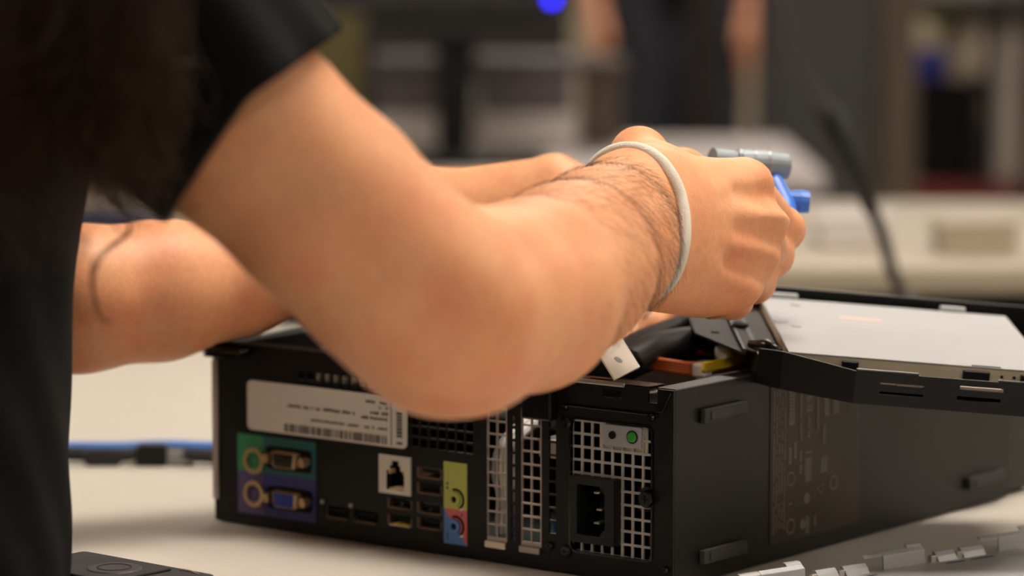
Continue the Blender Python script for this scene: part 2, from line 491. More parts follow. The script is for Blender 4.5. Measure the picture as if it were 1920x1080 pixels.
# slot covers
for u in (179, 200):
    hs = []
    for i in range(2):
        for j in range(10): hs.append(((u+.9+i*5.9)*mm, (12.2+j*6.35)*mm, (u+5.9+i*5.9)*mm, (17.7+j*6.35)*mm))
    mb = MB(); plate(mb, (u+.1)*mm, 10*mm, (u+12.8)*mm, 77*mm, .0006, .0016, hs)
    c = cp('slot_cover', mb, 'edge_metal')
    cp('slot_foot', MB().box((u*mm, -.0014, .0068), ((u+12.4)*mm, .0, .0102)), 'drive_side' if u == 179 else 'edge_metal', c, bevel=.0005)
# stickers and ports
def sticker(name, poly, m, parent=None, y=-.0005, t=.0004):
    return cp(name, MB().prism([(a*mm, b*mm) for a, b in poly], y, y+t, 'y'), m, parent)
def rect(a, b, c, d): return [(a, b), (c, b), (c, d), (a, d)]
sticker('port_sticker', rect(16.6, 27.8, 34.4, 47.2), 'io_green')
sticker('port_sticker', rect(16.6, 6, 34.4, 27.8), 'io_purple')
sticker('port_sticker', rect(34.4, 27.8, 69.8, 47.2), 'io_teal')
sticker('port_sticker', rect(34.4, 6, 69.8, 27.8), 'io_navy')
def disc(mb, u, v, r, y0, y1, n=24): return mb.cyl((u*mm, y0, v*mm), (u*mm, y1, v*mm), r*mm, n)
for v, m in ((34, 'io_green'), (16.8, 'io_purple')):
    p = cp('round_port', MB().ring((28.7*mm, -.0022, v*mm), (28.7*mm, -.0004, v*mm), .0068, .0048), 'gold_metal', smooth=False)
    cp('port_core', disc(MB(), 28.9, v, 4.7, -.0012, -.0003), m, p)
    mb = MB()
    for a in range(6): disc(mb, 28.9+2.6*math.cos(a*1.05), v+2.6*math.sin(a*1.05), .45, -.0015, -.0011, 8)
    cp('pin_hole', mb, 'matte_black', p)
def dsub(u, v, insert, inner, pins):
    w2, h2 = 8.6, 4.3
    def trap(k): return [((u-w2*.86*k)*mm, (v-h2*k)*mm), ((u+w2*.86*k)*mm, (v-h2*k)*mm), ((u+w2*k)*mm, (v+h2*k)*mm), ((u-w2*k)*mm, (v+h2*k)*mm)]
    p = cp('video_port' if inner == 'vga_blue' else 'serial_port', MB().prism(trap(1.0), -.0052, -.0004, 'y'), 'gold_metal', bevel=.0012)
    cp('port_insert', MB().prism(trap(.82), -.0056, -.0051, 'y'), inner, p, bevel=.0004)
    mb = MB()
    for r_ in range(pins):
        for k in range(5): disc(mb, u-5+2.4*k+(.6 if r_ else 0), v+2-2*r_, .4, -.0060, -.0055, 8)
    cp('pin_hole', mb, 'matte_black', p)
    cp('port_flange', MB().prism(rrect((u-15.2)*mm, (v-5.8)*mm, (u+15.2)*mm, (v+5.8)*mm, .002), -.0009, -.0004, 'y'), 'matte_black', p)
    for s in (-1, 1):
        cp('hex_standoff', MB().cyl(((u+s*12.3)*mm, -.0052, v*mm), ((u+s*12.3)*mm, -.0008, v*mm), .0026, 6).ring(((u+s*12.3)*mm, -.0056, v*mm), ((u+s*12.3)*mm, -.005, v*mm), .0021, .0012, 14), 'gold_metal', p)
dsub(51.8, 36.8, None, 'brown_label', 2)
dsub(52.2, 16.4, None, 'vga_blue', 3)
for u in (75.5, 94.5):
    p = cp('display_port', MB().box((u*mm, .0022, 10.4*mm), ((u+16)*mm, .010, 16.2*mm)), 'matte_black')
    cp('port_rim', MB().box(((u+1.5)*mm, -.0006, 9.6*mm), ((u+14.5)*mm, .002, 10.5*mm)), 'port_brown', p)
    cp('port_tongue', MB().box(((u+2)*mm, .0002, 13*mm), ((u+14)*mm, .0022, 14*mm)), 'matte_black', p)
    cp('screw', disc(MB(), u-1.4, 17.6, 1.1, -.001, 0, 12), 'edge_metal', p)
# network jack
mb = MB(); plate(mb, 112*mm, 26.6*mm, 132.3*mm, 46*mm, -.0012, -.0002, [(116.2*mm, 28.4*mm, 128.4*mm, 38.5*mm), (118.6*mm, 38.5*mm, 126*mm, 41*mm), (120*mm, 41*mm, 124.8*mm, 43.4*mm)])
nj = cp('network_jack', mb, 'paper')
mb = MB(); plate(mb, 113*mm, 27.5*mm, 131.5*mm, 45*mm, .010, .011, [])
cp('jack_cavity', mb.box((.113, 0, .0275), (.1132, .011, .045)).box((.1313, 0, .0275), (.1315, .011, .045)), 'matte_black', nj)
cp('jack_contact', MB().box((.1175, .0, .0285), (.1272, .008, .0292)), 'gold_metal', nj)
for u in (117, 126.3): cp('jack_spring', MB().box((u*mm, .0002, .0365), ((u+1.6)*mm, .004, .0384)), 'gold_metal', nj)
for i, (u, v) in enumerate(usb):
    p = cp('usb_port', MB().box((u*mm, .011, v*mm), ((u+14)*mm, .012, (v+5.4)*mm)), 'matte_black')
    cp('port_shell', MB().box((u*mm, -.0004, (v-.2)*mm), ((u+13)*mm, .010, (v+.6)*mm)), 'drive_side' if i == 5 else 'port_brown', p)
    cp('port_shell', MB().box(((u-.9)*mm, -.0005, (v+.2)*mm), ((u+.1)*mm, .010, (v+5.2)*mm)), 'port_brown', p)
    cp('port_shell', MB().box(((u+13.9)*mm, -.0005, v*mm), ((u+15)*mm, .010, (v+5)*mm)), 'tower_grey', p)
    cp('port_tongue', MB().box(((u+1.4)*mm, .001, (v+2.9)*mm), ((u+12.4)*mm, .011, (v+4.6)*mm)), 'matte_black', p)
    if i == 5:
        for s in (2.8, 8.6): cp('contact_spring', MB().box(((u+s)*mm, -.0008, (v+.3)*mm), ((u+s+3.6)*mm, .002, (v+1.5)*mm)), 'wire_yellow', p, bevel=.0004)
# audio sticker and jacks
sticker('audio_sticker', rect(153, 23.3, 167.5, 46.4), 'io_yellow')
sticker('audio_sticker', [(153, 23.3), (167.5, 6), (167.5, 23.3)], 'io_red')
sticker('audio_sticker', [(153, 5.8), (167.5, 5.8), (167.5, 6), (153, 23.3)], 'io_blue')
for v, m in ((28.2, 'io_yellow'), (14.8, 'io_blue')):
    p = cp('audio_jack', MB().ring((160.2*mm, -.0018, v*mm), (160.2*mm, -.0003, v*mm), .0036, .0017), m)
    cp('jack_hole', disc(MB(), 160.2, v, 1.7, -.0009, -.0003), 'matte_black', p)
    arc = [((160.6+4.9*math.cos(a))*mm, -.0007, (v+4.9*math.sin(a))*mm) for a in [R(-60+12*k) for k in range(15)]]
    cp('jack_symbol', MB().tube(arc, .0005, 6), 'matte_black', p)
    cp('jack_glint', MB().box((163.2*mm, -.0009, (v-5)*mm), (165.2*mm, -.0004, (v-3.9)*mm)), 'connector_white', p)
for u, v in ((155.4, 33.5), (155.4, 35.6), (155.4, 8.4), (155.4, 10.2), (164.4, 20.8)):
    cp('printed_mark', MB().box(((u-.5)*mm, -.0008, (v-.7)*mm), ((u+.5)*mm, -.0004, (v+.7)*mm)), 'ink')
# white label with bar code, partly over the vent
lab = cp('white_label', MB().prism(rrect(24.4*mm, 50*mm, 130.2*mm, 75.6*mm, .003), -.0014, -.0006, 'y'), 'paper')
def marks(name, rows, m, parent, y=-.0017, t=.00035, M=None):
    mb = MB()
    for (a, b, c, d) in rows: mb.box((a*mm, y, b*mm), (c*mm, y+t, d*mm))
    return mb.build(name, m, parent)
rows = []; u = 50
while u < 118:
    wd = random.choice((.5, .8, 1.3)); rows.append((u, 51.2, u+wd, 55.4)); u += wd+random.choice((.5, .7, 1.2))
marks('bar_code', rows, 'ink', lab)
def textrow(u0, u1, v, h, gap=.35):
    out = []; u = u0
    while u < u1:
        wd = random.uniform(.8, 1.5)
        if random.random() < .84: out.append((u, v+random.uniform(0, .2)*h, u+wd, v+h*random.uniform(.75, 1)))
        u += wd+gap
    return out
marks('printed_text', textrow(52, 73, 64, 1.5)+textrow(76, 96, 64, 1.8), 'ink', lab)
marks('printed_text', textrow(66, 118, 58, 1.5, .6), 'ink', lab)
rows = []
for v, a, b in ((71, 104, 118), (68.5, 111, 118), (65.6, 107, 118), (62.8, 101, 118)): rows += textrow(a, b, v, 1.5)
marks('printed_text', rows, 'ink', lab)
rows = [(120.4, 51, 120.7, 74)]
v = 52
while v < 68:
    h = random.uniform(.9, 1.6)
    if random.random() < .85: rows.append((124, v, 127.4, v+h))
    v += h+.5
marks('printed_text', rows, 'ink', lab)
# power supply: grille, inlet, lamp
hs = []
for i in range(8):
    for j in range(10): hs.append(((230.5+i*5.93)*mm, (11.6+j*6.3)*mm, (235.3+i*5.93)*mm, (16.8+j*6.3)*mm))
hs += [(233*mm, 17*mm, 258.8*mm, 47.5*mm)]
mb = MB(); plate(mb, 230*mm, 11*mm, 278*mm, 75*mm, .0016, .0026, hs)
ps = cp('power_supply_grille', mb, 'grille_metal')
fr = MB()
poly_o = rrect(.2296, .0105, .2786, .0758, .004); poly_i = rrect(.2306, .0115, .2776, .0748, .0035)
n = len(poly_o)
vs = [(p[0], -.0006, p[1]) for p in poly_o]+[(p[0], -.0006, p[1]) for p in poly_i]+[(p[0], .0016, p[1]) for p in poly_i]
fr.add(vs, [(i, (i+1) % n, n+(i+1) % n, n+i) for i in range(n)]+[(n+i, n+(i+1) % n, 2*n+(i+1) % n, 2*n+i) for i in range(n)])
cp('grille_rim', fr, 'black_gloss', ps)
mb = MB(); plate(mb, .2332, .0166, .2588, .0480, -.0042, .0022, [(.2372, .0205, .2536, .0446)])
inl = cp('power_inlet', mb, 'black_plastic', bevel=.0006)
mb = MB().prism([(.2500, .0447), (.2537, .0405), (.2537, .0447)], -.0040, .002, 'y').prism([(.2537, .0204), (.2537, .0246), (.2500, .0204)], -.0040, .002, 'y')
cp('inlet_corner', mb, 'black_plastic', inl)
mb = MB().box((.2366, .014, .020), (.2542, .015, .045))
for a, b in (((.2366, 0, .020), (.2371, .014, .045)), ((.2537, 0, .020), (.2542, .014, .045)), ((.2366, 0, .0200), (.2542, .014, .0204)), ((.2366, 0, .0446), (.2542, .014, .045))): mb.box(a, b)
cp('inlet_cavity', mb, 'matte_black', inl)
for u, v in ((245.6, 40.6), (247.2, 32.6), (245.6, 26.0)):
    cp('inlet_pin', MB().box(((u-1.6)*mm, .000, (v-.5)*mm), ((u+1.6)*mm, .013, (v+.5)*mm)), 'bare_metal', inl, bevel=.0003)
tp = cp('test_lamp_plate', MB().prism(rrect(.2455, .0605, .2735, .0752, .0015), .0028, .0034, 'y'), 'led_plate')
cp('test_panel', MB().prism(rrect(.2495, .0640, .2715, .0742, .001), -.0004, .0028, 'y'), 'grey_plastic', tp, bevel=.0005)
cp('test_button', disc(MB(), 255.4, 69.3, 1.9, -.0012, 0), 'matte_black', tp)
cp('green_lamp', disc(MB(), 266.8, 69.4, 2.6, -.0016, 0), 'led_green', tp, bevel=.0008)
cp('lamp_bezel', MB().ring((.2668, -.0008, .0694), (.2668, -.0002, .0694), .0032, .0026), 'black_plastic', tp)
# screws
def screw(u, v, r, m='black_gloss'):
    s = cp('screw', MB().tube([(u*mm, .0, v*mm), (u*mm, -.0012, v*mm), (u*mm, -.0022, v*mm)], [r*mm, r*mm, r*.7*mm], 18), m)
    cp('screw_cross', MB().box(((u-r*.5)*mm, -.0024, (v-.25)*mm), ((u+r*.5)*mm, -.0019, (v+.25)*mm)).box(((u-.25)*mm, -.0024, (v-r*.5)*mm), ((u+.25)*mm, -.0019, (v+r*.5)*mm)), 'matte_black', s)
for u, v, r in ((228, 72.5, 3.1), (228.2, 10.6, 3.1), (277.8, 79.8, 2.0), (286.4, 8.6, 1.8), (218.6, 12, 2.0), (227.4, 80, 1.8)): screw(u, v, r)
cp('screw_boss', MB().prism(rrect(.2718, .0365, .2796, .0465, .003), -.0006, .0016, 'y'), 'black_gloss')
s = cp('hex_screw', MB().tube([(.2762, -.0006, .0413), (.2762, -.0034, .0413)], .0042, 6), 'black_gloss', bevel=.0005)
cp('screw_cross', MB().box((.2742, -.0037, .0410), (.2782, -.0033, .0416)).box((.2759, -.0037, .0393), (.2765, -.0033, .0433)), 'matte_black', s)
# bottom side: feet and label
for y0, v0 in ((21.5, 75.4), (21.5, 8.2), (268, 9.4), (268, 75.4)):
    mb = MB().prism(rrect(y0*mm, v0*mm, (y0+36.5)*mm, (v0+6.8)*mm, .0008), CW, CW+.0032, 'x')
    f = cp('rubber_foot', mb, 'rubber', bevel=.0007)
    cp('foot_inset', MB().prism(rrect((y0+4.5)*mm, (v0+1.2)*mm, (y0+35)*mm, (v0+5.6)*mm, .0006), CW+.0032, CW+.0038, 'x'), 'rubber', f, bevel=.0003)
bl = cp('brown_label', MB().prism(rrect(.081, .008, .162, .0875, .003), CW, CW+.0004, 'x'), 'brown_label')
rows = []
def vtext(y, w_, v0, v1, gap=.35):
    v = v0
    while v < v1:
        h = random.uniform(.7, 1.5)
        if random.random() < .86: rows.append((y+random.uniform(0, .12)*w_, v, y+w_, min(v+h, v1)))
        v += h+gap
for k, y in enumerate((83.2, 85.6, 88, 90.4, 92.8)): vtext(y, 1.2, 12+random.uniform(0, 4), 84-random.uniform(0, 2))
vtext(96.5, 5.5, 65, 85, .5); vtext(96.5, 3.0, 46, 55, .5); vtext(101, 3.0, 48, 56, .5)
vtext(106.5, 2.2, 40, 85, .4); vtext(112, 6, 70, 84, .6); vtext(113, 3, 57, 68, .5); vtext(111, 6.5, 34, 50, .5)
vtext(121.5, 2.2, 60, 85, .4); vtext(128, 5, 66, 86, .5); vtext(136, 6, 66, 84, .6); vtext(127, 3, 52, 62, .5); vtext(125, 7, 38, 46, .5)
vtext(112, 4, 9.5, 18, .5); vtext(120, 2, 11, 17, .5)
mb = MB()
for a, b, c, d in rows: mb.box((CW+.0004, a*mm, b*mm), (CW+.0006, c*mm, d*mm))
mb.build('printed_text', 'label_ink', bl)
def lring(y, v, r, t=.8, n=20):
    mb = MB().ring((CW+.0004, y*mm, v*mm), (CW+.0006, y*mm, v*mm), r*mm, (r-t)*mm, n)
    return mb.build('printed_symbol', 'label_ink', bl)
lring(99, 38.5, 3.6); lring(99, 15, 4.2, 1.1, 7); lring(126, 30, 3.6, 1.2, 3); lring(138, 31.5, 3.8, 1, 18); lring(113.5, 27, 2.8, 2.79)
tri = [(CW+.0005, .0955, .0222), (CW+.0005, .1035, .0262), (CW+.0005, .0955, .0302)]
MB().tube(tri, .0004, 4, closed=True).build('printed_symbol', 'label_ink', bl)
MB().box((CW+.0004, .0975, .0258), (CW+.0006, .1005, .0266)).build('printed_symbol', 'label_ink', bl)
lring(110, 14.5, 2.6, 2.59)
# inside: mainboard, power supply shell, drive floor, coolers and wiring
cp('mainboard', MB().box((.006, .004, .006), (.222, .200, .0076)), 'pcb')
mb = MB().box((.2235, .003, .0775), (.2880, .150, .0785)).box((.2235, .003, .003), (.2245, .150, .0775)).box((.2235, .149, .003), (.288, .150, .0775))
cp('power_supply_case', mb, 'black_steel')
coil = MB()
for k in range(9): coil.ring((.2735, .020+.0016*k, .055), (.2735, .0212+.0016*k, .055), .0072, .0045, 16)
cp('coil', coil, 'copper')
cp('transformer', MB().box((.262, .024, .015), (.272, .045, .034)), 'component_yellow', bevel=.001)
cp('choke', MB().tube([(.2735, .014, .018), (.2735, .03, .018)], .008, 14).box((.255, .02, .030), (.262, .04, .042)), 'component_red', bevel=.001)
for u, v, z, r in ((.203, .030, .017, .004), (.2085, .034, .024, .0045), (.2195, .026, .026, .0035), (.2195, .03, .03, .003)):
    cp('capacitor', MB().tube([(u, v, .007), (u, v, z), (u, v, z+.002)], [r, r, r*.8], 14), 'cap_blue')
cp('board_connector', MB().box((.199, .016, .051), (.2135, .03, .060)), 'led_plate', bevel=.0006)
cp('board_connector', MB().box((.2185, .012, .0135), (.222, .02, .018)), 'connector_white', bevel=.0004)
cp('board_connector', MB().box((.2, .014, .066), (.2065, .03, .078)), 'tower_grey', bevel=.0006)
cp('cooler_block', MB().box((.05, .08, .0076), (.15, .17, .055)), 'matte_black', bevel=.004)
cp('vent_glint_strip', MB().box((.066, .003, .0765), (.118, .008, .0835)), 'bare_metal', bevel=.0006)  # bright metal strip added to imitate glints through the top vent holes
arc = [(.014+.05*(1-math.cos(t)), 0, .052*math.sin(t)) for t in [R(12+8*k) for k in range(15)]]
mb = MB(); poly = [(.022+.042-.046*math.cos(t), .062+.044*math.sin(t)) for t in [R(20+7*k) for k in range(17)]]+[(.022+.042-.043*math.cos(t), .062+.040*math.sin(t)) for t in [R(139-7*k) for k in range(18)]]
cp('fan_shroud', mb.prism(poly, .055, .15, 'y'), 'grey_plastic', smooth=False)
cp('drive_tray', MB().box((.012, .2, .03), (.21, .30, .075)), 'black_steel', bevel=.002)
def wire(pts, r, m, parent=None, nm='wire'): return cp(nm, MB().tube(spline(pts, 7), r, 9), m, parent, smooth=True)
for k in range(7):
    x0 = .181+.0016*k
    wire([(x0, .006+.002*(k % 3), .012), (x0+.002*math.sin(k), .008, .03), (x0-.002*math.cos(k*2), .006+.001*k, .045), (x0+.001, .012, .06), (x0, .04, .07)], .0016, 'wire_white' if k % 3 else 'grey_plastic')
wire([(.188, .014, .028), (.190, .012, .045), (.188, .014, .058), (.186, .03, .066)], .0016, 'wire_pink')
Ci = CASE.inverted()
def L(px, py, d): return Ci @ at(px, py, d)
# black sleeve bundle, coloured supply leads, small plugs
wire([L(1150, 660, 1.64), L(1190, 640, 1.66), L(1260, 612, 1.70), L(1330, 598, 1.73), L(1400, 592, 1.76)], .0045, 'wire_black', nm='cable_bundle')
wire([L(1180, 680, 1.64), L(1230, 650, 1.66), L(1300, 640, 1.69), L(1360, 640, 1.71), L(1420, 640, 1.74)], .0075, 'wire_black', nm='cable_bundle')
wire([L(1190, 668, 1.66), L(1250, 645, 1.70), L(1310, 615, 1.73), L(1370, 612, 1.75)], .0065, 'wire_black', nm='cable_bundle')
wire([L(1180, 690, 1.65), L(1240, 665, 1.68), L(1310, 655, 1.70), L(1370, 655, 1.73)], .006, 'wire_black', nm='cable_bundle')
for k in range(4):
    wire([L(1180, 664+6*k, 1.66), L(1240, 676+5*k, 1.650), L(1310, 684+5*k, 1.655), L(1380, 676+5*k, 1.672), L(1455, 660+4*k, 1.69)], .0015, 'wire_orange')
for k in range(3):
    wire([L(1318, 684+5*k, 1.645), L(1360, 676+5*k, 1.655), L(1400, 664+5*k, 1.668), L(1440, 646+4*k, 1.69)], .0014, 'wire_yellow')
wire([L(1312, 655, 1.69), L(1318, 636, 1.70), L(1332, 618, 1.71), L(1360, 608, 1.72)], .0013, 'wire_red')
wire([L(1310, 660, 1.68), L(1330, 664, 1.69), L(1350, 660, 1.70)], .0013, 'wire_red')
wire([L(1370, 600, 1.71), L(1382, 596, 1.715), L(1392, 600, 1.72)], .0016, 'wire_red')
for px, py, d, s in ((1362, 662, 1.675, .0048), (1316, 694, 1.650, .0042)):
    c = L(px, py, d); cp('plug', MB().box((c.x-s, c.y-s*.8, c.z-s*.8), (c.x+s, c.y+s*.8, c.z+s*.8)), 'connector_white', bevel=.0012)
c = L(1290, 605, 1.78); cp('heat_spreader', MB().box((c.x-.028, c.y-.02, .06), (c.x+.02, c.y+.02, c.z)), 'grey_plastic', bevel=.003)
wt_pts = [L(1116, 655, 1.60), L(1165, 634, 1.625), L(1199, 689, 1.605), L(1152, 712, 1.58)]
nrm = (wt_pts[1]-wt_pts[0]).cross(wt_pts[3]-wt_pts[0]).normalized()*.0005
mb = MB().add([p-nrm for p in wt_pts]+[p+nrm for p in wt_pts], [(0,1,2,3),(7,6,5,4),(0,4,5,1),(1,5,6,2),(2,6,7,3),(3,7,4,0)])
tg = cp('paper_tag', mb, 'connector_white')
pc = wt_pts[0]*.28+wt_pts[1]*.16+wt_pts[2]*.30+wt_pts[3]*.26
cp('tag_mark', MB().tube([pc-nrm*1.6, pc+nrm*1.6], .0022, 12), 'grey_plastic', tg)

# ------------------------------------------------------------------ optical drive in its lifted cage
DM = Matrix.Translation((.132, 1.614, .1065)) @ Matrix.Rotation(R(2.7), 4, 'Z') @ Matrix.Rotation(R(4.9), 4, 'Y') @ Matrix.Rotation(R(5.3), 4, 'X')
cage = empty('drive_cage', DM, 'black plastic drive cage tilted over the side of the open computer', 'drive cage')
fz0, fz1 = -.0180, -.0024
hs = [(.042, -.0085, .063, -.0070), (.042, -.0128, .063, -.0112), (.080, -.0075, .101, -.0055), (.079, -.0125, .100, -.0105)]
mb = MB(); plate(mb, .030, fz0, .152, fz1, -.0205, -.0190, hs)
cf = mb.build('front_wall', 'black_plastic', cage)
MB().box((.030, -.0206, fz1), (.060, -.0186, fz1+.0012)).box((.098, -.0206, fz1), (.116, -.0186, fz1+.0010)).build('rim_clip', 'black_gloss', cf, bevel=.0004)
for a, b in ((.050, .063), (.080, .1005)):
    MB().box((a, -.0188, -.0086), (b, -.0160, -.0060)).build('spring_tab', 'edge_metal', cf, bevel=.0004)
chf = MB()
def wallseg(p, q, zp, zq, t=.0013):
    d_ = Vector((q[0]-p[0], q[1]-p[1], 0)).normalized(); nx, ny = -d_.y*t, d_.x*t
    b0_, b1_ = fz0, fz0
    v_ = [(p[0], p[1], b0_), (q[0], q[1], b1_), (q[0], q[1], zq), (p[0], p[1], zp)]
    v_ += [(x-nx, y-ny, z) for x, y, z in v_]
    return chf.add(v_, [(0,1,2,3),(7,6,5,4),(0,4,5,1),(1,5,6,2),(2,6,7,3),(3,7,4,0)])
wallseg((.030, -.0205), (-.003, -.0030), fz1, .0004); wallseg((-.003, -.0030), (-.0135, .0065), .0004, -.001)
chf.build('side_wall', 'black_plastic', cage)
MB().box((-.0135, .0065, -.016), (-.0115, .134, -.004)).build('side_wall', 'black_plastic', cage)
MB().box((.1505, -.019, fz0), (.152, .137, fz1)).build('side_wall', 'black_plastic', cage)
MB().box((-.012, .1345, -.016), (.152, .137, .0042)).build('back_wall', 'black_plastic', cage, bevel=.0006)
MB().prism([(.0302, -.0192), (.1505, -.0192), (.1505, .1345), (-.0115, .1345), (-.0115, .006), (-.002, -.002)], fz0, fz0+.0012, 'z').build('cage_floor', 'black_plastic', cage)
# shiny bracket left of the drive
MB().prism([(-.0125, .012), (-.0015, .002), (-.0015, .118), (-.018, .118), (-.018, .018)], -.0055, -.0043, 'z').build('bracket', 'bracket_black', cage, bevel=.0004)
MB().prism([(-.0395, .055), (-.0195, .018), (-.018, .018), (-.018, .092), (-.0395, .100)], -.0075, -.0062, 'z').build('bracket', 'bracket_black', cage, bevel=.0004)
MB().prism([(-.0196, .018), (-.018, .018), (-.018, .118), (-.0196, .118)], -.0072, -.0043, 'z').build('bracket_step', 'black_plastic', cage)
MB().box((-.031, .058, -.0063), (-.027, .061, -.0059)).build('bracket_slot', 'matte_black', cage)
MB().tube([(-.0155, .028, -.004), (-.008, .022, -.0025), (-.003, .012, -.003)], [.002, .003, .0022], 10).build('latch_hook', 'black_gloss', cage, smooth=True)
MB().tube([(-.0155, .07, -.0045), (-.0155, .07, -.003)], .004, 12).build('rivet', 'matte_black', cage)

drive = empty('optical_drive', DM @ Matrix.Translation((0, 0, 0)), 'slim silver optical drive seated in the black cage', 'optical drive')
MB().box((0, 0, -.0008), (.128, .127, 0)).build('cover_plate', 'drive_metal', drive, bevel=.0003)
MB().box((.0008, .0008, -.0127), (.1272, .1262, -.0008)).build('housing', 'drive_side', drive, bevel=.0004)
for x0, x1 in ((.026, .034), (.0845, .0975), (.1125, .127)):
    MB().box((x0, -.0016, -.0100), (x1, .0010, -.0022)).build('side_tab', 'black_plastic', drive, bevel=.0005)
for x in (.1035, .1095): MB().cyl((x, -.0002, -.0042), (x, .001, -.0042), .0007, 10).build('screw_hole', 'matte_black', drive)
MB().box((.0885, .0004, -.0002), (.1025, .0016, .0006)).build('cover_clip', 'drive_metal', drive)
for x0, x1 in ((.004, .020), (.094, .107)): MB().box((x0, .126, -.001), (x1, .131, .0022)).build('cover_clip', 'drive_metal', drive, bevel=.0006)
for x, y, r in ((.004, .068, .0042), (.011, .060, .0030), (.017, .112, .0030)):
    MB().tube([(x, y, -.0002), (x, y, .0006)], [r, r*.8], 20).build('stamped_stud', 'drive_metal', drive)
MB().box((.036, .086, 0), (.058, .093, .0001)).build('pink_reflection', mat('pink_reflection', (188, 166, 160), .6, 0, noise_scale=30, spec=.15), drive)  # reddish reflection on the cover, painted as a flat pale patch

# ------------------------------------------------------------------ removed cover panel, lower right
pe = Vector((.2516-.1132, 1.6528-1.5492, 0)).normalized()
PM = Matrix.Translation((.1085, 1.5455, .0005)) @ Matrix.Rotation(math.atan2(pe.y, pe.x), 4, 'Z')
pan = empty('cover_panel', PM, 'grey steel computer side cover lying inside up at lower right', 'cover panel')
MB().box((0, -.29, .0028), (.31, 0, .0040)).build('sheet', 'galvanised', pan, bevel=.0003)
MB().box((0, -.29, 0), (.31, -.286, .0028)).box((0, -.286, 0), (.004, 0, .0028)).box((.306, -.286, 0), (.31, 0, .0028)).box((.004, -.004, 0), (.306, 0, .0028)).build('folded_rim', 'galvanised', pan)
for k in range(4):
    x = .002+k*.0765
    g = MB()
    prof = [(0, .0036), (.0006, .0105), (.0030, .0122), (.0036, .0113), (.0018, .0098), (.0012, .0036)]
    g.prism([(a-.001, b) for a, b in prof], x+.006, x+.033, 'x')
    g.prism([(-.0005, .0104), (.0012, .0116), (.0030, .0120), (.0030, .0112), (.0012, .0107)], x-.006, x+.006, 'x')
    g.prism([(.0005, .0108), (.0030, .0132), (.0048, .0136), (.0046, .0127), (.0032, .0124), (.0016, .0108)], x+.0235, x+.033, 'x')
    g.build('clip', 'galvanised', pan, bevel=.0004)
    for q, (a, b) in enumerate(((.040, .0525), (.057, .0715))):
        h = MB().prism([(-.0035, .0036), (-.0015, .0066), (.0005, .0085), (.0028, .0082), (.0012, .0066), (-.0018, .0040)], x+a, x+b, 'x')
        h.build('spring_finger', 'galvanised', pan, bevel=.0003)
        MB().box((x+a-.004, -.002, .0036), (x+a-.0005, .0005, .0072)).build('rib', 'bare_metal', pan, bevel=.0003)
        MB().box((x+a, -.0085, .0038), (x+b, -.0072, .0041)).build('slit', 'matte_black', pan)

# ------------------------------------------------------------------ black drive lying lower left
se = Vector((.76, -.65, 0)).normalized()
SM = Matrix.Translation((-.1325, 1.5125, .0003)) @ Matrix.Rotation(math.atan2(se.y, se.x), 4, 'Z')
sl_ = empty('black_drive', SM, 'black plastic drive with a round hub lying on the table, lower left', 'drive')
MB().prism(rrect(-.086, -.050, 0, 0, .004), 0, .0185, 'z').build('body', 'rubber', sl_, bevel=.0012)
MB().prism(rrect(-.082, -.046, -.022, -.006, .003), .0185, .0200, 'z').build('lid', 'rubber', sl_, bevel=.0006)
MB().tube([(-.040, -.026, .0200), (-.040, -.026, .0206)], [.0125, .0120], 32).build('hub', 'tower_grey', sl_)
MB().ring((-.040, -.026, .0206), (-.040, -.026, .0209), .0080, .0072, 28).build('hub_ring', 'rubber', sl_)
MB().tube([(-.006, -.006, .0186), (-.014, -.0035, .0188), (-.020, -.004, .0188)], .0006, 6).build('edge_scratch', 'edge_metal', sl_)

# ------------------------------------------------------------------ cables on the table at left
y0 = 1.93
def z_(v): return Vector(v)
nc = empty('network_cable', (-.21, y0, 0), 'blue cable with white plug lying on the table behind the computer', 'cable')
def rel(o, pts): return [Vector(p)-o.location for p in pts]
MB().tube(spline(rel(nc, [(-.40, 2.02, .004), (-.30, 1.97, .004), (-.235, 1.945, .006), (-.20, 1.945, .007), (-.165, 1.94, .007), (-.12, 1.965, .005), (-.05, 2.05, .004)]), 8), .0036, 10).build('cord', 'wire_blue', nc, smooth=True)
MB().prism(rrect(-.008, .001, .010, .0095, .001), -.012, -.004, 'y').build('plug', 'connector_white', nc, bevel=.001)
bc = empty('black_cable', (-.21, y0-.01, 0), 'black cable with a thick connector crossing the blue cable', 'cable')
MB().tube(spline(rel(bc, [(-.36, 1.94, .005), (-.26, 1.925, .006), (-.225, 1.92, .006), (-.2, 1.922, .007), (-.165, 1.915, .006), (-.13, 1.93, .005), (-.06, 2.0, .005)]), 8), .0042, 10).build('cord', 'wire_black', bc, smooth=True)
MB().box((-.004, -.006, .0), (.014, .006, .0125)).build('connector', 'black_plastic', bc, bevel=.002)
MB().box((.014, -.005, .0015), (.030, .005, .0095)).build('connector_shell', 'grey_plastic', bc, bevel=.001)
MB().box((-.034, -.005, .0), (-.012, .005, .010)).build('strain_relief', 'wire_black', bc, bevel=.003)

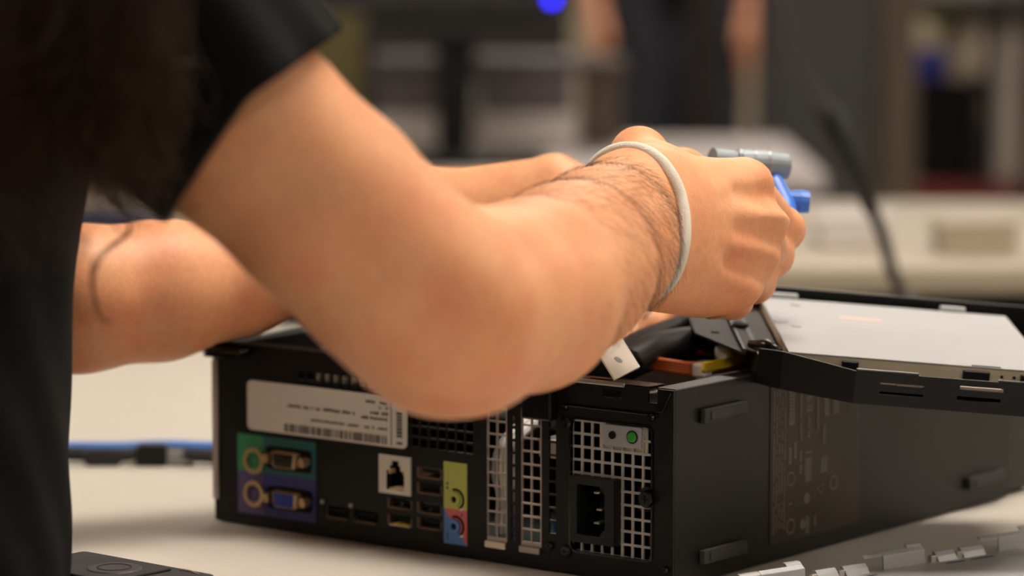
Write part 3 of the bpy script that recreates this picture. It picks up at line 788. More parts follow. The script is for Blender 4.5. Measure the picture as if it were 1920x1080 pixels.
# ------------------------------------------------------------------ the person at work
person = empty('person', (-.30, 1.45, FZ), 'person in a black T-shirt with long dark hair reaching into the computer', 'person')
PI_ = Vector((.30, -1.45, -FZ))
def A(*q): return np.array(at(*q))
S_R = A(10, -250, 1.27)
armR = [S_R, A(250, 30, 1.275), A(462, 247, 1.285), A(612, 385, 1.292), A(735, 508, 1.297), A(832, 580, 1.305), A(900, 566, 1.335), A(985, 548, 1.395), A(1065, 505, 1.455), A(1130, 460, 1.505), A(1186, 418, 1.545)]
radR = [.048, .042, .0372, .0366, .0362, .0355, .0352, .0362, .0350, .0315, .0290]
Wc = armR[-1]
mcp = [A(1385, 345, 1.606), A(1420, 418, 1.596), A(1402, 488, 1.590), A(1366, 543, 1.584)]
hd = (mcp[1]+mcp[2])/2-Wc; hd /= np.linalg.norm(hd)
kl = mcp[0]-mcp[3]; kl /= np.linalg.norm(kl)
bn = np.cross(hd, kl); bn /= np.linalg.norm(bn)
if bn[1] > 0: bn = -bn            # back of the hand faces the camera side
H_ = .0021
fld = Field((-.50, 1.10, -.12), (.17, 1.92, .62), .0023)
fld.chain(armR[:7], radR[:7], k=.012)
fld.chain(armR[6:9], radR[6:9], k=.012)
fld.cone(armR[8], armR[9], radR[8], .0325, .012, bn, .94)
fld.cone(armR[9], armR[10], .0320, .0300, .012, bn, .82)
fld.ball(A(876, 664, 1.318), .0165, .024)                               # elbow point
fld.cone(A(880, 662, 1.318), A(1010, 604, 1.40), .0165, .0235, .016)
fld.ball(A(800, 640, 1.30), .021, .02)
# ulna bump and wrist
fld.ball(Wc+(-kl)*.024+bn*.012-hd*.004, .0085, .012)
# palm
base = [Wc+hd*.012+kl*k_ for k_ in (.016, .006, -.006, -.017)]
for i in range(4):
    fld.cone(base[i], mcp[i], (.0160, .0155, .0148, .0140)[i], .0125-.0006*i, .012)
for i in range(3):
    fld.cone((base[i]+base[i+1])/2, (mcp[i]+mcp[i+1])/2, .0150, .0105, .010)
fld.cone(Wc, Wc+hd*.02, .0285, .0275, .012, bn, .72)
fld.cone(base[3]-bn*.008-kl*.004, mcp[3]-hd*.014-bn*.009, .0155, .0125, .012)   # heel of the hand
fld.cone(base[0]-bn*.008+kl*.004, mcp[0]-hd*.03-bn*.012, .016, .012, .012)
for i, m_ in enumerate(mcp): fld.ball(m_+bn*.0066+hd*.003, .0088-.0005*i, .006)
for i in range(4): fld.cone(base[i]+hd*.02+bn*.0135, mcp[i]+bn*.0085, .0030, .0046, .006)   # tendons
for i in range(3):
    g_ = (mcp[i]+mcp[i+1])/2
    fld.cone(g_-hd*.024+bn*.0195, g_+hd*.006+bn*.0158, .0030, .0060, .006, op='carve')   # hollows between the knuckles         # knuckles
def finger(field, pts, rad, k=.0045):
    field.chain(pts, rad, k)
    for p, r_ in zip(pts[1:-1], rad[1:-1]): field.ball(p, r_*1.06, .004)
finger(fld, [mcp[0]+hd*.004, A(1468, 430, 1.652), A(1440, 478, 1.672), A(1405, 470, 1.686)], [.0112, .0094, .0085, .0068])
finger(fld, [mcp[1], A(1446, 478, 1.642), A(1412, 508, 1.660), A(1380, 490, 1.668)], [.0112, .0096, .0085, .0068])
finger(fld, [mcp[2], A(1414, 528, 1.632), A(1380, 545, 1.650), A(1345, 520, 1.655)], [.0106, .0092, .0080, .0066])
finger(fld, [mcp[3], A(1375, 562, 1.612), A(1335, 565, 1.628), A(1310, 545, 1.632)], [.0096, .0082, .0072, .0060])
# thumb, its base knuckle showing above the wrist
fld.cone(Wc+kl*.014-bn*.004, A(1215, 335, 1.585), .0170, .0150, .012)
finger(fld, [A(1215, 335, 1.585), A(1198, 292, 1.612), A(1280, 325, 1.66), A(1350, 340, 1.688)], [.0150, .0115, .0100, .0078], .010)
# left arm and hand behind
S_L = np.array((-.245, 1.62, .30))
armL = [S_L, np.array((-.275, 1.685, .20)), A(-30, 570, 1.70), A(150, 560, 1.70), A(300, 545, 1.72), A(450, 515, 1.745), A(620, 465, 1.765), A(790, 405, 1.785)]
radL = [.046, .042, .036, .0350, .0335, .0295, .0255, .0235]
fld.chain(armL, radL, .012)
WL = armL[-1]
mL = [A(1040, 335, 1.765), A(1078, 390, 1.752), A(1092, 450, 1.745), A(1080, 508, 1.742)]
for i in range(4):
    b_ = WL+(mL[i]-mL[1])*.35
    fld.cone(b_, mL[i], .0165, .0118, .012)
for i in range(3): fld.cone(WL, (mL[i]+mL[i+1])/2, .016, .0105, .010)
for m_ in mL: fld.ball(m_, .0112, .006)
finger(fld, [mL[0], A(1180, 370, 1.755), A(1240, 440, 1.75), A(1262, 500, 1.745)], [.0110, .0092, .0082, .0066])
finger(fld, [mL[1], A(1215, 450, 1.745), A(1262, 520, 1.735), A(1262, 580, 1.73)], [.0110, .0092, .0082, .0066])
finger(fld, [mL[2], A(1255, 572, 1.725), A(1212, 612, 1.705), A(1160, 648, 1.69)], [.0106, .0090, .0082, .0066])
finger(fld, [mL[3], A(1180, 575, 1.73), A(1165, 620, 1.72), A(1140, 645, 1.71)], [.0096, .0080, .0072, .0060])
finger(fld, [WL+np.array((.02, -.01, -.012)), A(930, 480, 1.74), A(1030, 540, 1.715), A(1100, 585, 1.70)], [.016, .0130, .0105, .0080], .010)
# torso, neck, head
fld.cone((-.315, 1.46, -.11), (-.300, 1.455, .08), .098, .098, .03, (1, 0, 0), .80)
fld.cone((-.300, 1.455, .08), (-.265, 1.445, .25), .098, .110, .03, (1, 0, 0), .80)
fld.cone(S_R, S_L, .048, .048, .04)
fld.cone((-.235, 1.44, .30), (-.19, 1.435, .40), .056, .052, .03)
fld.cone((-.165, 1.43, .485), (-.115, 1.43, .455), .088, .070, .02)
fld.cone((-.105, 1.43, .445), (-.075, 1.43, .405), .058, .046, .02)
fld.cone((-.052, 1.43, .470), (-.030, 1.43, .435), .010, .014, .012)          # nose
fld.ball((-.085, 1.345, .455), .020, .008, (0, 1, 0), .45); fld.ball((-.085, 1.515, .455), .020, .008, (0, 1, 0), .45)
for sy in (-.032, .032): fld.ball((-.040, 1.43+sy, .480), .012, .006, op='carve')
fld.ball((-.030, 1.43, .405), .008, .006, (0, 0, 1), .5, op='carve')
body, BV = fld.mesh('body', 'skin', None)
body.data.transform(Matrix.Translation(PI_)); body.parent = person
for sy in (-.032, .032):
    MB().tube([Vector((-.047, 1.43+sy, .480))+PI_+Vector((0, 0, dz)) for dz in (-.010, -.006, 0, .006, .010)], [.002, .0085, .0105, .0085, .002], 14).build('eye', 'connector_white', person, smooth=True)
BF = fld.F; BLO = fld.lo; BH = fld.h
def bval(P):
    I = np.clip(((P-BLO)/BH), 1, np.array(BF.shape)-2.001); i0 = I.astype(int); t = I-i0
    out = 0
    for a in (0, 1):
        for b in (0, 1):
            for c in (0, 1):
                wgt = np.abs(1-a-t[:, 0])*np.abs(1-b-t[:, 1])*np.abs(1-c-t[:, 2])
                out = out+wgt*BF[i0[:, 0]+a, i0[:, 1]+b, i0[:, 2]+c]
    return out
def bnormal(P):
    e = BH
    g = np.stack([bval(P+np.eye(3)[k]*e)-bval(P-np.eye(3)[k]*e) for k in range(3)], 1)
    return g/(np.linalg.norm(g, axis=1)[:, None]+1e-9)

# fine hairs on the forearm
def strands_mesh(name, m, strands, parent, n=3):
    """strands: list of (points, r0, r1)"""
    V = []; Fc = []; o = 0
    for pts, r0, r1 in strands:
        P = np.array(pts); K = len(P)
        T = np.gradient(P, axis=0); T /= np.linalg.norm(T, axis=1)[:, None]+1e-9
        U = np.cross(T, np.array((.31, .2, .93))); U /= np.linalg.norm(U, axis=1)[:, None]+1e-9
        W_ = np.cross(T, U)
        r_ = np.linspace(r0, r1, K)[:, None]
        for k in range(n):
            a = 2*math.pi*k/n
            V.append(P+(U*math.cos(a)+W_*math.sin(a))*r_)
        for i in range(K-1):
            for k in range(n):
                k2 = (k+1) % n
                Fc.append((o+k*K+i, o+k2*K+i, o+k2*K+i+1, o+k*K+i+1))
        o += K*n
    V = np.concatenate(V)
    me = bpy.data.meshes.new(name); Q = np.array(Fc, np.int32)
    me.vertices.add(len(V)); me.vertices.foreach_set('co', V.astype(np.float32).ravel())
    me.loops.add(Q.size); me.loops.foreach_set('vertex_index', Q.ravel())
    me.polygons.add(len(Q)); me.polygons.foreach_set('loop_start', np.arange(0, Q.size, 4, dtype=np.int32))
    me.polygons.foreach_set('use_smooth', np.ones(len(Q), bool)); me.update(calc_edges=True)
    me.materials.append(MATS[m]); ob = bpy.data.objects.new(name, me); COL.objects.link(ob)
    if parent: ob.parent = parent
    return ob
fa = armR[7]; fx = Wc-fa; fl = np.linalg.norm(fx); fx /= fl
rel_ = BV-fa; tt = rel_@fx
near = (tt > -.02) & (tt < fl*.94) & (np.linalg.norm(rel_-tt[:, None]*fx, axis=1) < .06)
cand = BV[near]; ct = tt[near]/fl
nn = bnormal(cand)
side = nn@np.array((-.25, -.55, .8)); side2 = nn@np.array((.75, -.6, .25))
wgt = (np.clip(side, 0, 1)**1.0*.8+np.clip(side2, 0, 1)**1.5)*(.06+np.clip(ct, 0, 1)**1.6)
wgt[ct < -.0] *= .3
pick = rng.choice(len(cand), 2400, replace=False, p=wgt/wgt.sum())
st = []
for i in pick:
    p, n_ = cand[i], nn[i]
    g = fx*.55+np.array((0, 0, -.35))+rng.normal(0, .35, 3)+np.cross(fx, n_)*.5
    g -= n_*(g@n_); g /= np.linalg.norm(g)+1e-9
    ln = rng.uniform(.003, .0095); pts = []
    for s_ in (0, .25, .5, .75, 1):
        pts.append(p+g*ln*s_+n_*(.0006+ln*.30*s_*(1.25-.75*s_))+np.array((0, 0, -.0012))*s_*s_)
    st.append((np.array(pts)+np.array(PI_), .000055, .00002))
tag(strands_mesh('arm_hair', 'arm_hair', st, person), kind='stuff')

# T-shirt
sh = Field((-.46, 1.12, -.20), (-.02, 1.80, .44), .0028)
sh.cone((-.299, 1.46, -.19), (-.298, 1.455, .08), .130, .120, .03, (1, 0, 0), .84)
sh.cone((-.298, 1.455, .08), (-.278, 1.445, .25), .120, .124, .03, (1, 0, 0), .82)
sh.cone(S_R, S_L, .060, .060, .05)
cuff_c = A(462, 247, 1.285)
sd_ = cuff_c-S_R; slen = np.linalg.norm(sd_); sd_ /= slen
up_ = np.array((.70, -.15, .70)); up_ -= sd_*(up_@sd_); up_ /= np.linalg.norm(up_)
sh.cone(S_R, cuff_c+sd_*.05+up_*.003, .062, .0455, .025)
sl2 = armL[1]-S_L; sl2 /= np.linalg.norm(sl2)
sh.cone(S_L, armL[1]+sl2*.02, .058, .054, .025)
sh.cone((-.24, 1.44, .31), (-.21, 1.437, .36), .072, .066, .03)
# soft folds
sl0, (X, Y, Z) = sh.sub(sh.lo, sh.lo+sh.h*(sh.n-1))
al = (X-S_R[0])*sd_[0]+(Y-S_R[1])*sd_[1]+(Z-S_R[2])*sd_[2]
fold = .0009*np.sin(70*(X*.8+Z*.6)+18*np.sin(9*Y+4*Z))+.0012*np.sin(33*(Z-.4*X+.3*Y))
sh.F += fold.astype(np.float32)
# a raised ridge running down the near side of the sleeve
r0, r1 = A(330, -80, 1.235), A(478, 168, 1.238)
sh.cone(r0, r1, .012, .015, .018)
# the cuff edge has a dent where the fold meets it; then hollow the sleeve
q0, q1, q2 = A(330, 392, 1.28), A(482, 172, 1.28), A(612, 80, 1.28)
def edge_plane(a, b):
    n_ = np.cross(b-a, np.array((0, 1.0, 0))); n_ /= np.linalg.norm(n_)
    if n_@sd_ < 0: n_ = -n_
    return (X-a[0])*n_[0]+(Y-a[1])*n_[1]+(Z-a[2])*n_[2]
pl = np.minimum(edge_plane(q0, q1), edge_plane(q1, q2))
pd_ = (X-S_R[0])**2+(Y-S_R[1])**2+(Z-S_R[2])**2-al*al
reg = (al > slen*.45) & (pd_ < .09**2)
np.copyto(sh.F, np.maximum(sh.F, pl.astype(np.float32)), where=reg)
sh.cone(cuff_c-sd_*.055, cuff_c+sd_*.07+up_*.003, .039, .0425, 0, op='carve')
pl2 = (X-armL[1][0])*sl2[0]+(Y-armL[1][1])*sl2[1]+(Z-armL[1][2])*sl2[2]-.005
np.copyto(sh.F, np.maximum(sh.F, pl2.astype(np.float32)), where=(Y > 1.62) & (pl2 > -.02))
sh.cone(armL[1]-sl2*.03, armL[1]+sl2*.05, .046, .048, 0, op='carve')
sh.cone((-.232, 1.44, .325), (-.165, 1.432, .47), .060, .085, .004, op='carve')
shirt, _ = sh.mesh('t_shirt', 'shirt_black', None)
shirt.data.transform(Matrix.Translation(PI_)); shirt.parent = person
shirt['label'] = 'loose black T-shirt with short sleeves'
# trousers down to the floor, shoes
tr = Field((-.52, 1.25, FZ+.02), (-.16, 1.68, -.10), .005)
tr.cone((-.335, 1.46, -.13), (-.335, 1.46, -.20), .125, .13, .03, (1, 0, 0), .85)
for sy in (-.085, .085):
    tr.chain([np.array((-.335, 1.46+sy, -.20)), np.array((-.32, 1.46+sy*1.1, -.45)), np.array((-.345, 1.46+sy*1.2, FZ+.06))], [.082, .062, .050], .02)
trm, _ = tr.mesh('trousers', 'trouser', None); trm.data.transform(Matrix.Translation(PI_)); trm.parent = person
for sy in (-.1, .1):
    so = Field((-.42, 1.46+sy-.08, FZ-.01), (-.10, 1.46+sy+.08, FZ+.13), .004)
    so.cone((-.37, 1.46+sy, FZ+.040), (-.20, 1.46+sy, FZ+.030), .040, .036, .02); so.cone((-.355, 1.46+sy, FZ+.05), (-.345, 1.46+sy, FZ+.10), .042, .042, .02)
    _, (sx_, sy_, sz_) = so.sub(so.lo, so.lo+so.h*(so.n-1)); so.F = np.maximum(so.F, (FZ+.001-sz_).astype(np.float32)+0*so.F)
    s2, _ = so.mesh('shoe', 'matte_black', None); s2.data.transform(Matrix.Translation(PI_)); s2.parent = person

# long hair falling over the near shoulder
locks = []
hc_ = np.array((-.165, 1.43, .50))
def lock(pts, n_, spread, r0, wav):
    P = np.array([np.array(p) for p in spline([Vector(p) for p in pts], 7)]); K = len(P)
    s_ = np.linspace(0, 1, K)
    for q in range(n_):
        off = rng.normal(0, 1, 3); ph = rng.uniform(0, 6.28, 3); fr_ = rng.uniform(9, 16)
        wv = np.stack([np.sin(fr_*s_+ph[k]) for k in range(3)], 1)*wav*(.3+s_)[:, None]
        cut = int(K*rng.uniform(.78, 1.0))
        path = P+off*spread*(1-.45*s_)[:, None]+wv
        locks.append((path[:cut]+np.array(PI_), r0*rng.uniform(.7, 1.2), r0*.25))
top = [hc_+np.array((.0, -.06, .06)), hc_+np.array((-.01, -.10, .01)), hc_+np.array((-.03, -.095, -.03))]
D1 = 1.188
def over(px):
    x_ = float(A(px, 0, D1)[0])
    return [(x_*.5-.09, 1.275, .435), (x_, 1.212, .398)]
lock([top[0], top[1], *over(140), A(140, 0, D1), A(70, 130, D1), A(20, 300, 1.205), A(90, 430, 1.24)], 220, .009, .00045, .010)
lock([top[0], top[1], *over(200), A(200, 20, D1), A(140, 180, D1), A(110, 330, 1.21), A(150, 440, 1.25)], 220, .009, .00045, .010)
lock([top[0], top[1], *over(260), A(260, -20, D1), A(270, 130, D1), A(250, 250, 1.20), A(258, 310, 1.235), A(300, 355, 1.26)], 240, .008, .00045, .010)
lock([top[0], top[1], *over(200), A(200, 0, D1), A(190, 160, D1), A(210, 265, 1.205), A(232, 305, 1.24), A(270, 340, 1.26)], 200, .008, .00045, .008)
lock([top[0], top[2], *over(60), A(60, -10, D1), A(-10, 120, D1), A(40, 260, 1.205), A(40, 400, 1.23)], 200, .009, .00045, .012)
lock([top[0], top[2], *over(-20), A(-20, -10, D1), A(-70, 160, D1), A(-30, 330, 1.21), A(20, 470, 1.24)], 200, .009, .00045, .012)
lock([top[0], top[1], *over(150), A(150, 60, D1), A(120, 220, 1.20), A(172, 310, 1.23), A(205, 370, 1.27), A(238, 432, 1.30)], 34, .0025, .0006, .003)
lock([top[0], top[1], *over(170), A(170, 60, D1), A(150, 220, 1.20), A(190, 320, 1.23), A(235, 375, 1.27), A(280, 385, 1.30)], 34, .0025, .0006, .003)
for k in range(3):
    lock([A(190+10*k, 330, 1.25), A(215+6*k, 385, 1.28), A(240, 432, 1.30), A(195-6*k, 480, 1.31), A(172, 535, 1.31), A(185, 580+8*k, 1.31), A(215, 605, 1.31)], 2, .0006, .00042, .0008)
# hair over the head
for q in range(900):
    a = rng.uniform(-2.6, 2.6); rr = .098
    p0 = hc_+np.array((.02, 0, .075)); d_ = np.array((-.55*abs(math.cos(a))-.1, math.sin(a), 0))
    pts = [p0, hc_+d_*np.array((.07, .07, 0))+np.array((0, 0, .068)), hc_+d_*rr+np.array((0, 0, .02)), hc_+d_*rr*1.02+np.array((-.02, 0, -.06)), hc_+d_*rr*.95+np.array((-.05, 0, -.15+rng.uniform(-.03, .03)))]
    P = np.array([np.array(v) for v in spline([Vector(p) for p in pts], 5)])
    locks.append((P+rng.normal(0, .003, 3)+np.array(PI_), .0009, .0003))
tag(strands_mesh('long_hair', 'hair_brown', locks, person, 4), kind='stuff')

# elastic band on the wrist
wc = np.array(at(1187, 412, 1.552))
ax_ = hd*.6+(armR[-1]-armR[-2])/np.linalg.norm(armR[-1]-armR[-2])*.4; ax_ /= np.linalg.norm(ax_)
el = A(1262, 545, 1.548)-A(1118, 288, 1.548); el -= ax_*(el@ax_); el /= np.linalg.norm(el)
es = np.cross(ax_, el)
band = [Vector(wc+el*.0338*math.cos(t)+es*.0285*math.sin(t)+ax_*.002*math.sin(2*t)+np.array((0, -1, 0))*(.004+.013*max(0, math.cos(t)))) for t in [2*math.pi*k/72 for k in range(72)]]
bo = Vector(wc)
ht = MB().tube([p-bo for p in band], .0030, 12, closed=True).build('hair_tie', 'elastic', None, smooth=True)
ht.location = bo
tag(ht, 'white elastic hair tie worn around the near wrist', 'hair tie')

# small part held in the fingers
to = at(1405, 312, 1.700)
tool = empty('held_connector', to, 'small grey and blue connector held in the near hand', 'connector')
def tr_(px, py, d): return at(px, py, d)-to
pts = [tr_(1335, 300, 1.69), tr_(1380, 306, 1.695), tr_(1386, 306, 1.695), tr_(1440, 309, 1.70), tr_(1446, 309, 1.70), tr_(1474, 311, 1.703)]
MB().tube(pts, [.0062, .0062, .0072, .0072, .0066, .0064], 20).build('barrel', 'tool_grey', tool)
MB().ring(pts[5], pts[5]+Vector((.001, 0, 0)), .0062, .003, 18).build('barrel_rim', 'black_plastic', tool)
for t in (0, .5, 1): 
    a = pts[2].lerp(pts[3], t); MB().ring(a, a+Vector((.0012, 0, 0)), .0078, .006, 20).build('grip_ring', 'tool_grey', tool)
MB().tube([tr_(1445, 325, 1.70), tr_(1452, 350, 1.695), tr_(1470, 385, 1.688), tr_(1476, 410, 1.680), tr_(1462, 445, 1.674)], [.0045, .0058, .0060, .0052, .0042], 12).build('lever', 'tool_blue', tool, smooth=True)
MB().tube([tr_(1468, 376, 1.692), tr_(1500, 378, 1.692), tr_(1517, 379, 1.692)], [.0048, .0060, .0055], 14).build('knob', 'tool_blue', tool)

# ------------------------------------------------------------------ hanging cord behind
cd_pts = [(-.35, 2.0, 2.05), (-.14, 2.08, 1.5), (.0, 2.16, 1.0), (.1, 2.24, .62), at(1395, -160, 2.30), at(1450, -20, 2.34), at(1500, 110, 2.38), at(1560, 225, 2.42), at(1610, 330, 2.46), at(1650, 430, 2.5), at(1690, 545, 2.54)]
cd_pts.append(Vector((cd_pts[-1].x+.03, 2.50, .006)))
hc2 = empty('hanging_cord', Vector(cd_pts[-1]), 'black cord slanting down to the table behind the drive', 'cord')
MB().tube([p-hc2.location for p in spline(cd_pts, 8)], .0048, 10).build('cord', 'wire_black', hc2, smooth=True)
b0 = at(1568, 240, 2.42)-hc2.location
MB().tube([b0+Vector((-.012, 0, .022)), b0+Vector((-.005, 0, .01)), b0+Vector((.003, 0, -.008)), b0+Vector((.014, 0, -.03)), b0+Vector((.026, 0, -.06))], [.005, .0095, .0095, .007, .0055], 14).build('bead', 'black_plastic', hc2, smooth=True)

# ------------------------------------------------------------------ second and third tables and what stands on them
table('middle_table', (-.9, 2.93), R(1), 1.9, .66, 'pale table in the middle distance behind the computer', 'far_laminate',
      [(.06, .06), (1.84, .06), (.06, .60), (1.84, .60)])
table('far_table', (-.85, 3.95), R(0), 1.215, .62, 'white topped table carrying the monitor', 'far_white',
      [(.06, .06), (1.155, .06), (.06, .56), (1.155, .56)])
# monitor
mo = empty('monitor', (-.07, 4.12, 0), 'black monitor with a glowing blue power light', 'monitor')
zb = at(960, 24, 4.12).z
MB().box((-.26, -.02, zb), (.145, .03, zb+.30)).build('bezel', 'monitor_black', mo, bevel=.004)
MB().box((-.245, -.021, zb+.03), (.13, -.0195, zb+.285)).build('screen', 'black_gloss', mo)
MB().prism([(-.020, .0), (.020, .0), (.026, zb+.04), (-.026, zb+.04)], .012, .035, 'y').build('stand_neck', 'matte_black', mo, bevel=.004)
MB().prism([(-.11, zb-.03), (.12, zb-.03), (.10, zb+.01), (-.09, zb+.01)], .0, .03, 'y').build('speaker_bar', 'monitor_black', mo, bevel=.004)
MB().prism(rrect(-.11, -.09, .11, .09, .03), 0, .012, 'z').build('stand_base', 'matte_black', mo, bevel=.003)
lp = at(1035, -3, 4.10); MB().cyl((lp.x+.07, -.0235, lp.z), (lp.x+.07, -.0195, lp.z), .0048, 20).build('power_light', 'led_blue', mo)
def item(name, px0, px1, py0, py1, d, depth, m, label, cat, bevel=.005, extra=None, floor=None):
    a, b = at(px0, py1, d), at(px1, py0, d)
    z0 = a.z if floor is None else floor
    o = empty(name, ((a.x+b.x)/2, d, z0), label, cat)
    w2 = (b.x-a.x)/2; h = b.z-z0
    MB().box((-w2, 0, 0), (w2, depth, h)).build('body', m, o, bevel=bevel)
    if extra: extra(o, w2, h, depth)
    return o
def lid(m):
    def f(o, w2, h, dp): MB().box((-w2-.006, -.006, h), (w2+.006, dp+.006, h+.018)).build('lid', m, o, bevel=.004)
    return f
def tower_extra(o, w2, h, dp):
    MB().box((-w2+.01, -.004, .02), (w2-.01, 0, h-.03)).build('side_panel', 'tower_grey', o, bevel=.002)
    for x in (-w2+.02, w2-.02): MB().box((x-.012, .01, -.008), (x+.012, .05, 0)).build('foot', 'rubber', o)
for k_, (p0_, p1_, nm_) in enumerate(((700, 838, 'left'), (893, 1080, 'right'))):
    zt = at(0, 215, 4.36).z
    item('paper_box', p0_, p1_, 215, 300, 4.36, .17, 'box_white', 'white box on the far table, %s of the monitor stand' % nm_, 'box', floor=.0005,
         extra=lambda o, w2, h, dp: MB().box((-w2-.003, -.003, h*.6), (w2+.003, dp+.003, h*.6+.004)).build('lid_edge', 'far_white', o))
    item('storage_box', p0_+6, p1_-8, 135, 215, 4.37, .15, 'box_grey', 'grey box standing on the white box %s of the monitor stand' % nm_, 'box', extra=lid('box_grey'), floor=zt+.0005)
item('cardboard_box', 1092, 1165, 140, 245, 4.38, .15, 'box_brown', 'brown cardboard box on the far table beside the white box', 'box', extra=lid('box_brown'), floor=.0005)
cb = empty('dark_cabinet', (at(920, 60, 6.4).x, 6.4, FZ), 'dark wooden cabinet behind the monitor', 'cabinet')
ch_ = at(920, 10, 6.4).z-FZ+.5
MB().box((-.24, 0, .06), (.15, .4, ch_)).build('body', 'rack_dark', cb, bevel=.004)
for s_ in (-1, 1):
    dd = MB().box((-.045+s_*.097-.09, -.018, .08), (-.045+s_*.097+.09, 0, ch_-.02)).build('door', 'rack_dark', cb, bevel=.003)
    MB().box((-.045+s_*.02-.006, -.03, .6), (-.045+s_*.02+.006, -.018, .72)).build('handle', 'bare_metal', dd)
MB().box((-.22, .02, 0), (.13, .38, .06)).build('plinth', 'matte_black', cb)
item('computer_tower', 1440, 1648, -360, 245, 5.15, .30, 'tower_grey', 'dark grey computer tower behind the hanging cord', 'computer', extra=tower_extra, floor=FZ+.3)
stl = empty('stool', (at(1544, 250, 5.3).x, 5.3, FZ), 'dark stool carrying the grey tower', 'stool')
MB().box((-.105, -.2, .27), (.105, .2, .2915)).build('seat', 'rack_dark', stl, bevel=.004)
for sx in (-.08, .08):
    for sy in (-.17, .17): MB().box((sx-.018, sy-.018, 0), (sx+.018, sy+.018, .27)).build('leg', 'rack_dark', stl)
# dark pole
po = empty('floor_pole', (at(1316, 100, 5.7).x, 5.7, FZ), 'dark upright pole beside the grey tower', 'pole')
MB().cyl((0, 0, .02), (0, 0, 1.6), .024, 16).build('post', 'rack_dark', po)
MB().tube([(0, 0, 0), (0, 0, .018), (0, 0, .03)], [.15, .15, .03], 24).build('base', 'rack_dark', po)
# navy bag on the middle table
bg = Field((-.52, 3.05, -.01), (-.25, 3.25, .16), .005)
bg.cone((-.45, 3.15, .014), (-.33, 3.15, .014), .022, .022, .02, (0, 0, 1), .9); bg.cone((-.44, 3.12, .02), (-.34, 3.16, .02), .018, .016, .02)
_, (bx_, by_, bz_) = bg.sub(bg.lo, bg.lo+bg.h*(bg.n-1)); bg.F = np.maximum(bg.F, (.001-bz_).astype(np.float32)+0*bg.F)
bag, _ = bg.mesh('pencil_case', 'cloth_navy'); tag(bag, 'flat navy cloth case on the table behind the far forearm', 'case')
MB().tube(spline([(-.46, 3.128, .026), (-.42, 3.118, .038), (-.36, 3.122, .038), (-.32, 3.135, .028)], 6), .0016, 6).build('zip', 'edge_metal', bag)
item('carton', 130, 370, 322, 420, 3.32, .16, 'far_laminate', 'beige carton on the middle table behind the navy case', 'box', extra=lid('far_laminate'), floor=.0005)
# shelving rack on the right
RX0, RX1, RY = at(1686, 200, 5.6).x, at(1930, 200, 5.6).x, 5.6
rk = empty('shelving_rack', ((RX0+RX1)/2, RY, FZ), 'brown shelving rack standing at the right', 'shelf')
rw = (RX1-RX0)/2
for x, m, w_ in ((-rw, 'rack_brown', .026), (rw, 'rack_dark', .014)):
    MB().box((x-w_, -.02, 0), (x+w_, .03, 1.7)).build('post', m, rk, bevel=.003)
    MB().box((x-w_, .33, 0), (x+w_, .36, 1.7)).build('post', m, rk, bevel=.003)
zs1 = at(1800, 398, 5.6).z-FZ; zs2 = at(1800, 36, 5.6).z-FZ
MB().box((-rw+.026, 0, zs1), (rw, .35, zs1+.045)).build('shelf_board', 'red_board', rk, bevel=.003)
MB().box((-rw+.026, 0, zs2), (rw, .35, zs2+.04)).build('shelf_board', 'rack_dark', rk, bevel=.003)
MB().box((-rw+.028, -.004, zs2+.001), (-rw+.10, 0, zs2+.006)).build('shelf_label', 'yellow_strip', rk)
zs = zs1+FZ+.0455
def shelf_item(name, px0, px1, py, m, label, cat, dp=.2, y=5.66, z0=None, extra=None):
    a, b = at(px0, py, y), at(px1, py, y); z0 = zs if z0 is None else z0
    o = empty(name, ((a.x+b.x)/2, y, z0), label, cat); w2 = (b.x-a.x)/2
    MB().box((-w2, 0, 0), (w2, dp, a.z-z0)).build('body', m, o, bevel=.005)
    if extra: extra(o, w2, a.z-z0, dp)
    return o
sb = shelf_item('computer_tower', 1722, 1828, 150, 'matte_black', 'black box shaped computer on the red shelf', 'computer', extra=lambda o, w2, h, dp: MB().box((-w2+.006, -.004, .01), (w2-.006, 0, h-.01)).build('front_panel', 'black_gloss', o, bevel=.002))
ztop = at(1722, 150, 5.66).z+.001
shelf_item('folded_cloth', 1730, 1775, 95, 'cloth_blue', 'folded blue cloth on top of the black computer', 'cloth', z0=ztop, dp=.12, extra=lambda o, w2, h, dp: MB().box((-w2+.002, -.003, h*.45), (w2-.002, 0, h*.55)).build('fold', 'cloth_navy', o))
shelf_item('carton', 1776, 1827, 60, 'far_laminate', 'pale carton on top of the black computer', 'box', z0=ztop, dp=.16, extra=lid('far_laminate'))
shelf_item('carton', 1870, 1902, 60, 'box_white', 'tall pale carton at the right end of the red shelf', 'box', dp=.18, extra=lid('box_white'))
shelf_item('folder', 1832, 1866, 150, 'rack_dark', 'dark brown folder upright on the red shelf', 'folder', dp=.22, extra=lambda o, w2, h, dp: MB().box((-w2*.5, -.002, h*.6), (w2*.5, 0, h*.8)).build('spine_label', 'rack_brown', o))
# small clutter on the middle table at right
for px, py, d, m, lb_ in ((1600, 440, 3.15, 'box_white', 'small white box on the middle table near the hanging cord'), (1830, 455, 3.1, 'far_laminate', 'cream tray on the middle table at the right')):
    a = at(px, py, d)
    o = empty('small_box', (a.x, d, .0005), lb_, 'box')
    MB().box((-.035, -.02, 0), (.035, .05, .022)).build('body', m, o, bevel=.003)
    MB().box((-.037, -.022, .022), (.037, .052, .028)).build('lid', m, o, bevel=.002)
# curtain on the back wall
cu = empty('curtain', (-.45, 9.9, FZ), 'olive beige curtain hanging at the back wall', 'curtain')
for k in range(9):
    MB().tube([(-.36+k*.085, 0, .05), (-.36+k*.085, .01, 1.2), (-.36+k*.085, 0, 2.5)], [.05, .045, .04], 10, flat=.6).build('pleat', 'curtain', cu, smooth=True)
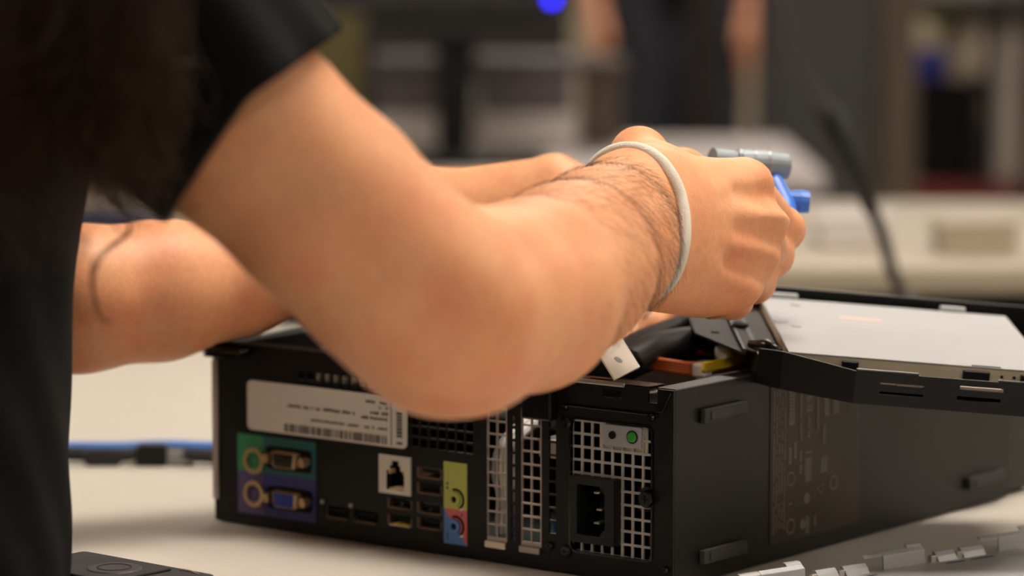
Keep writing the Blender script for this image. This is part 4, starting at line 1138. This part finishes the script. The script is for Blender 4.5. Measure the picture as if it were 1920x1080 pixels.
# bystander far behind, hands hanging at the sides
D8 = 7.6
bx = at(1260, 0, D8).x
by_ = empty('person', (bx, D8, FZ), 'person in dark clothes standing far behind with hands hanging down', 'person')
fb = Field((-.40, -.22, 0), (.40, .22, 1.72), .009)
fb.cone((0, 0, .92), (0, 0, 1.30), .13, .15, .05, (0, 1, 0), .7)
fb.cone((0, 0, 1.40), (0, 0, 1.50), .055, .05, .03)
fb.cone((0, -.01, 1.58), (0, 0, 1.63), .075, .08, .03); fb.cone((0, -.09, 1.585), (0, -.095, 1.57), .012, .016, .015)
for s in (-1, 1):
    fb.chain([np.array((s*.075, 0, .90)), np.array((s*.085, 0, .48)), np.array((s*.09, 0, .08))], [.085, .060, .042], .02)
    fb.cone((s*.09, 0, .04), (s*.09, -.13, .03), .038, .034, .02)
    fb.chain([np.array((s*.17, 0, 1.38)), np.array((s*.20, .01, 1.10)), np.array((s*.172, -.03, .84))], [.055, .042, .028], .02)
    fb.cone((s*.168, -.035, .82), (s*.165, -.045, .745), .034, .034, .02, (1, 0, 0), .6)
    for q in range(4):
        fb.chain([np.array((s*.165, -.075+q*.02, .745)), np.array((s*.163, -.08+q*.02, .70)), np.array((s*.155, -.075+q*.019, .665))], [.011, .010, .009], .005)
    fb.chain([np.array((s*.16, -.06, .80)), np.array((s*.15, -.09, .765)), np.array((s*.145, -.095, .735))], [.014, .012, .010], .008)
bb, _ = fb.mesh('body', 'skin_far'); bb.parent = by_
ft = Field((-.40, -.22, .05), (.40, .22, .98), .009)
ft.cone((0, 0, .92), (0, 0, .95), .145, .145, .05, (0, 1, 0), .75)
for s in (-1, 1): ft.chain([np.array((s*.075, 0, .88)), np.array((s*.085, 0, .48)), np.array((s*.09, 0, .10))], [.098, .075, .060], .02)
tb, _ = ft.mesh('trousers', 'trouser'); tb.parent = by_
fs_ = Field((-.40, -.24, .80), (.40, .24, 1.52), .009)
fs_.cone((0, 0, .92), (0, 0, 1.32), .150, .165, .05, (0, 1, 0), .74)
for s in (-1, 1): fs_.chain([np.array((s*.16, 0, 1.38)), np.array((s*.20, .01, 1.10)), np.array((s*.186, -.01, .95))], [.066, .055, .044], .03)
tb, _ = fs_.mesh('sweater', 'shirt_black'); tb.parent = by_
fh = Field((-.14, -.14, 1.5), (.14, .16, 1.76), .009)
fh.cone((0, .02, 1.60), (0, .01, 1.645), .085, .085, .03); fh.ball((0, -.085, 1.575), .07, .02, op='carve')
tb, _ = fh.mesh('hair', 'hair_brown'); tb.parent = by_
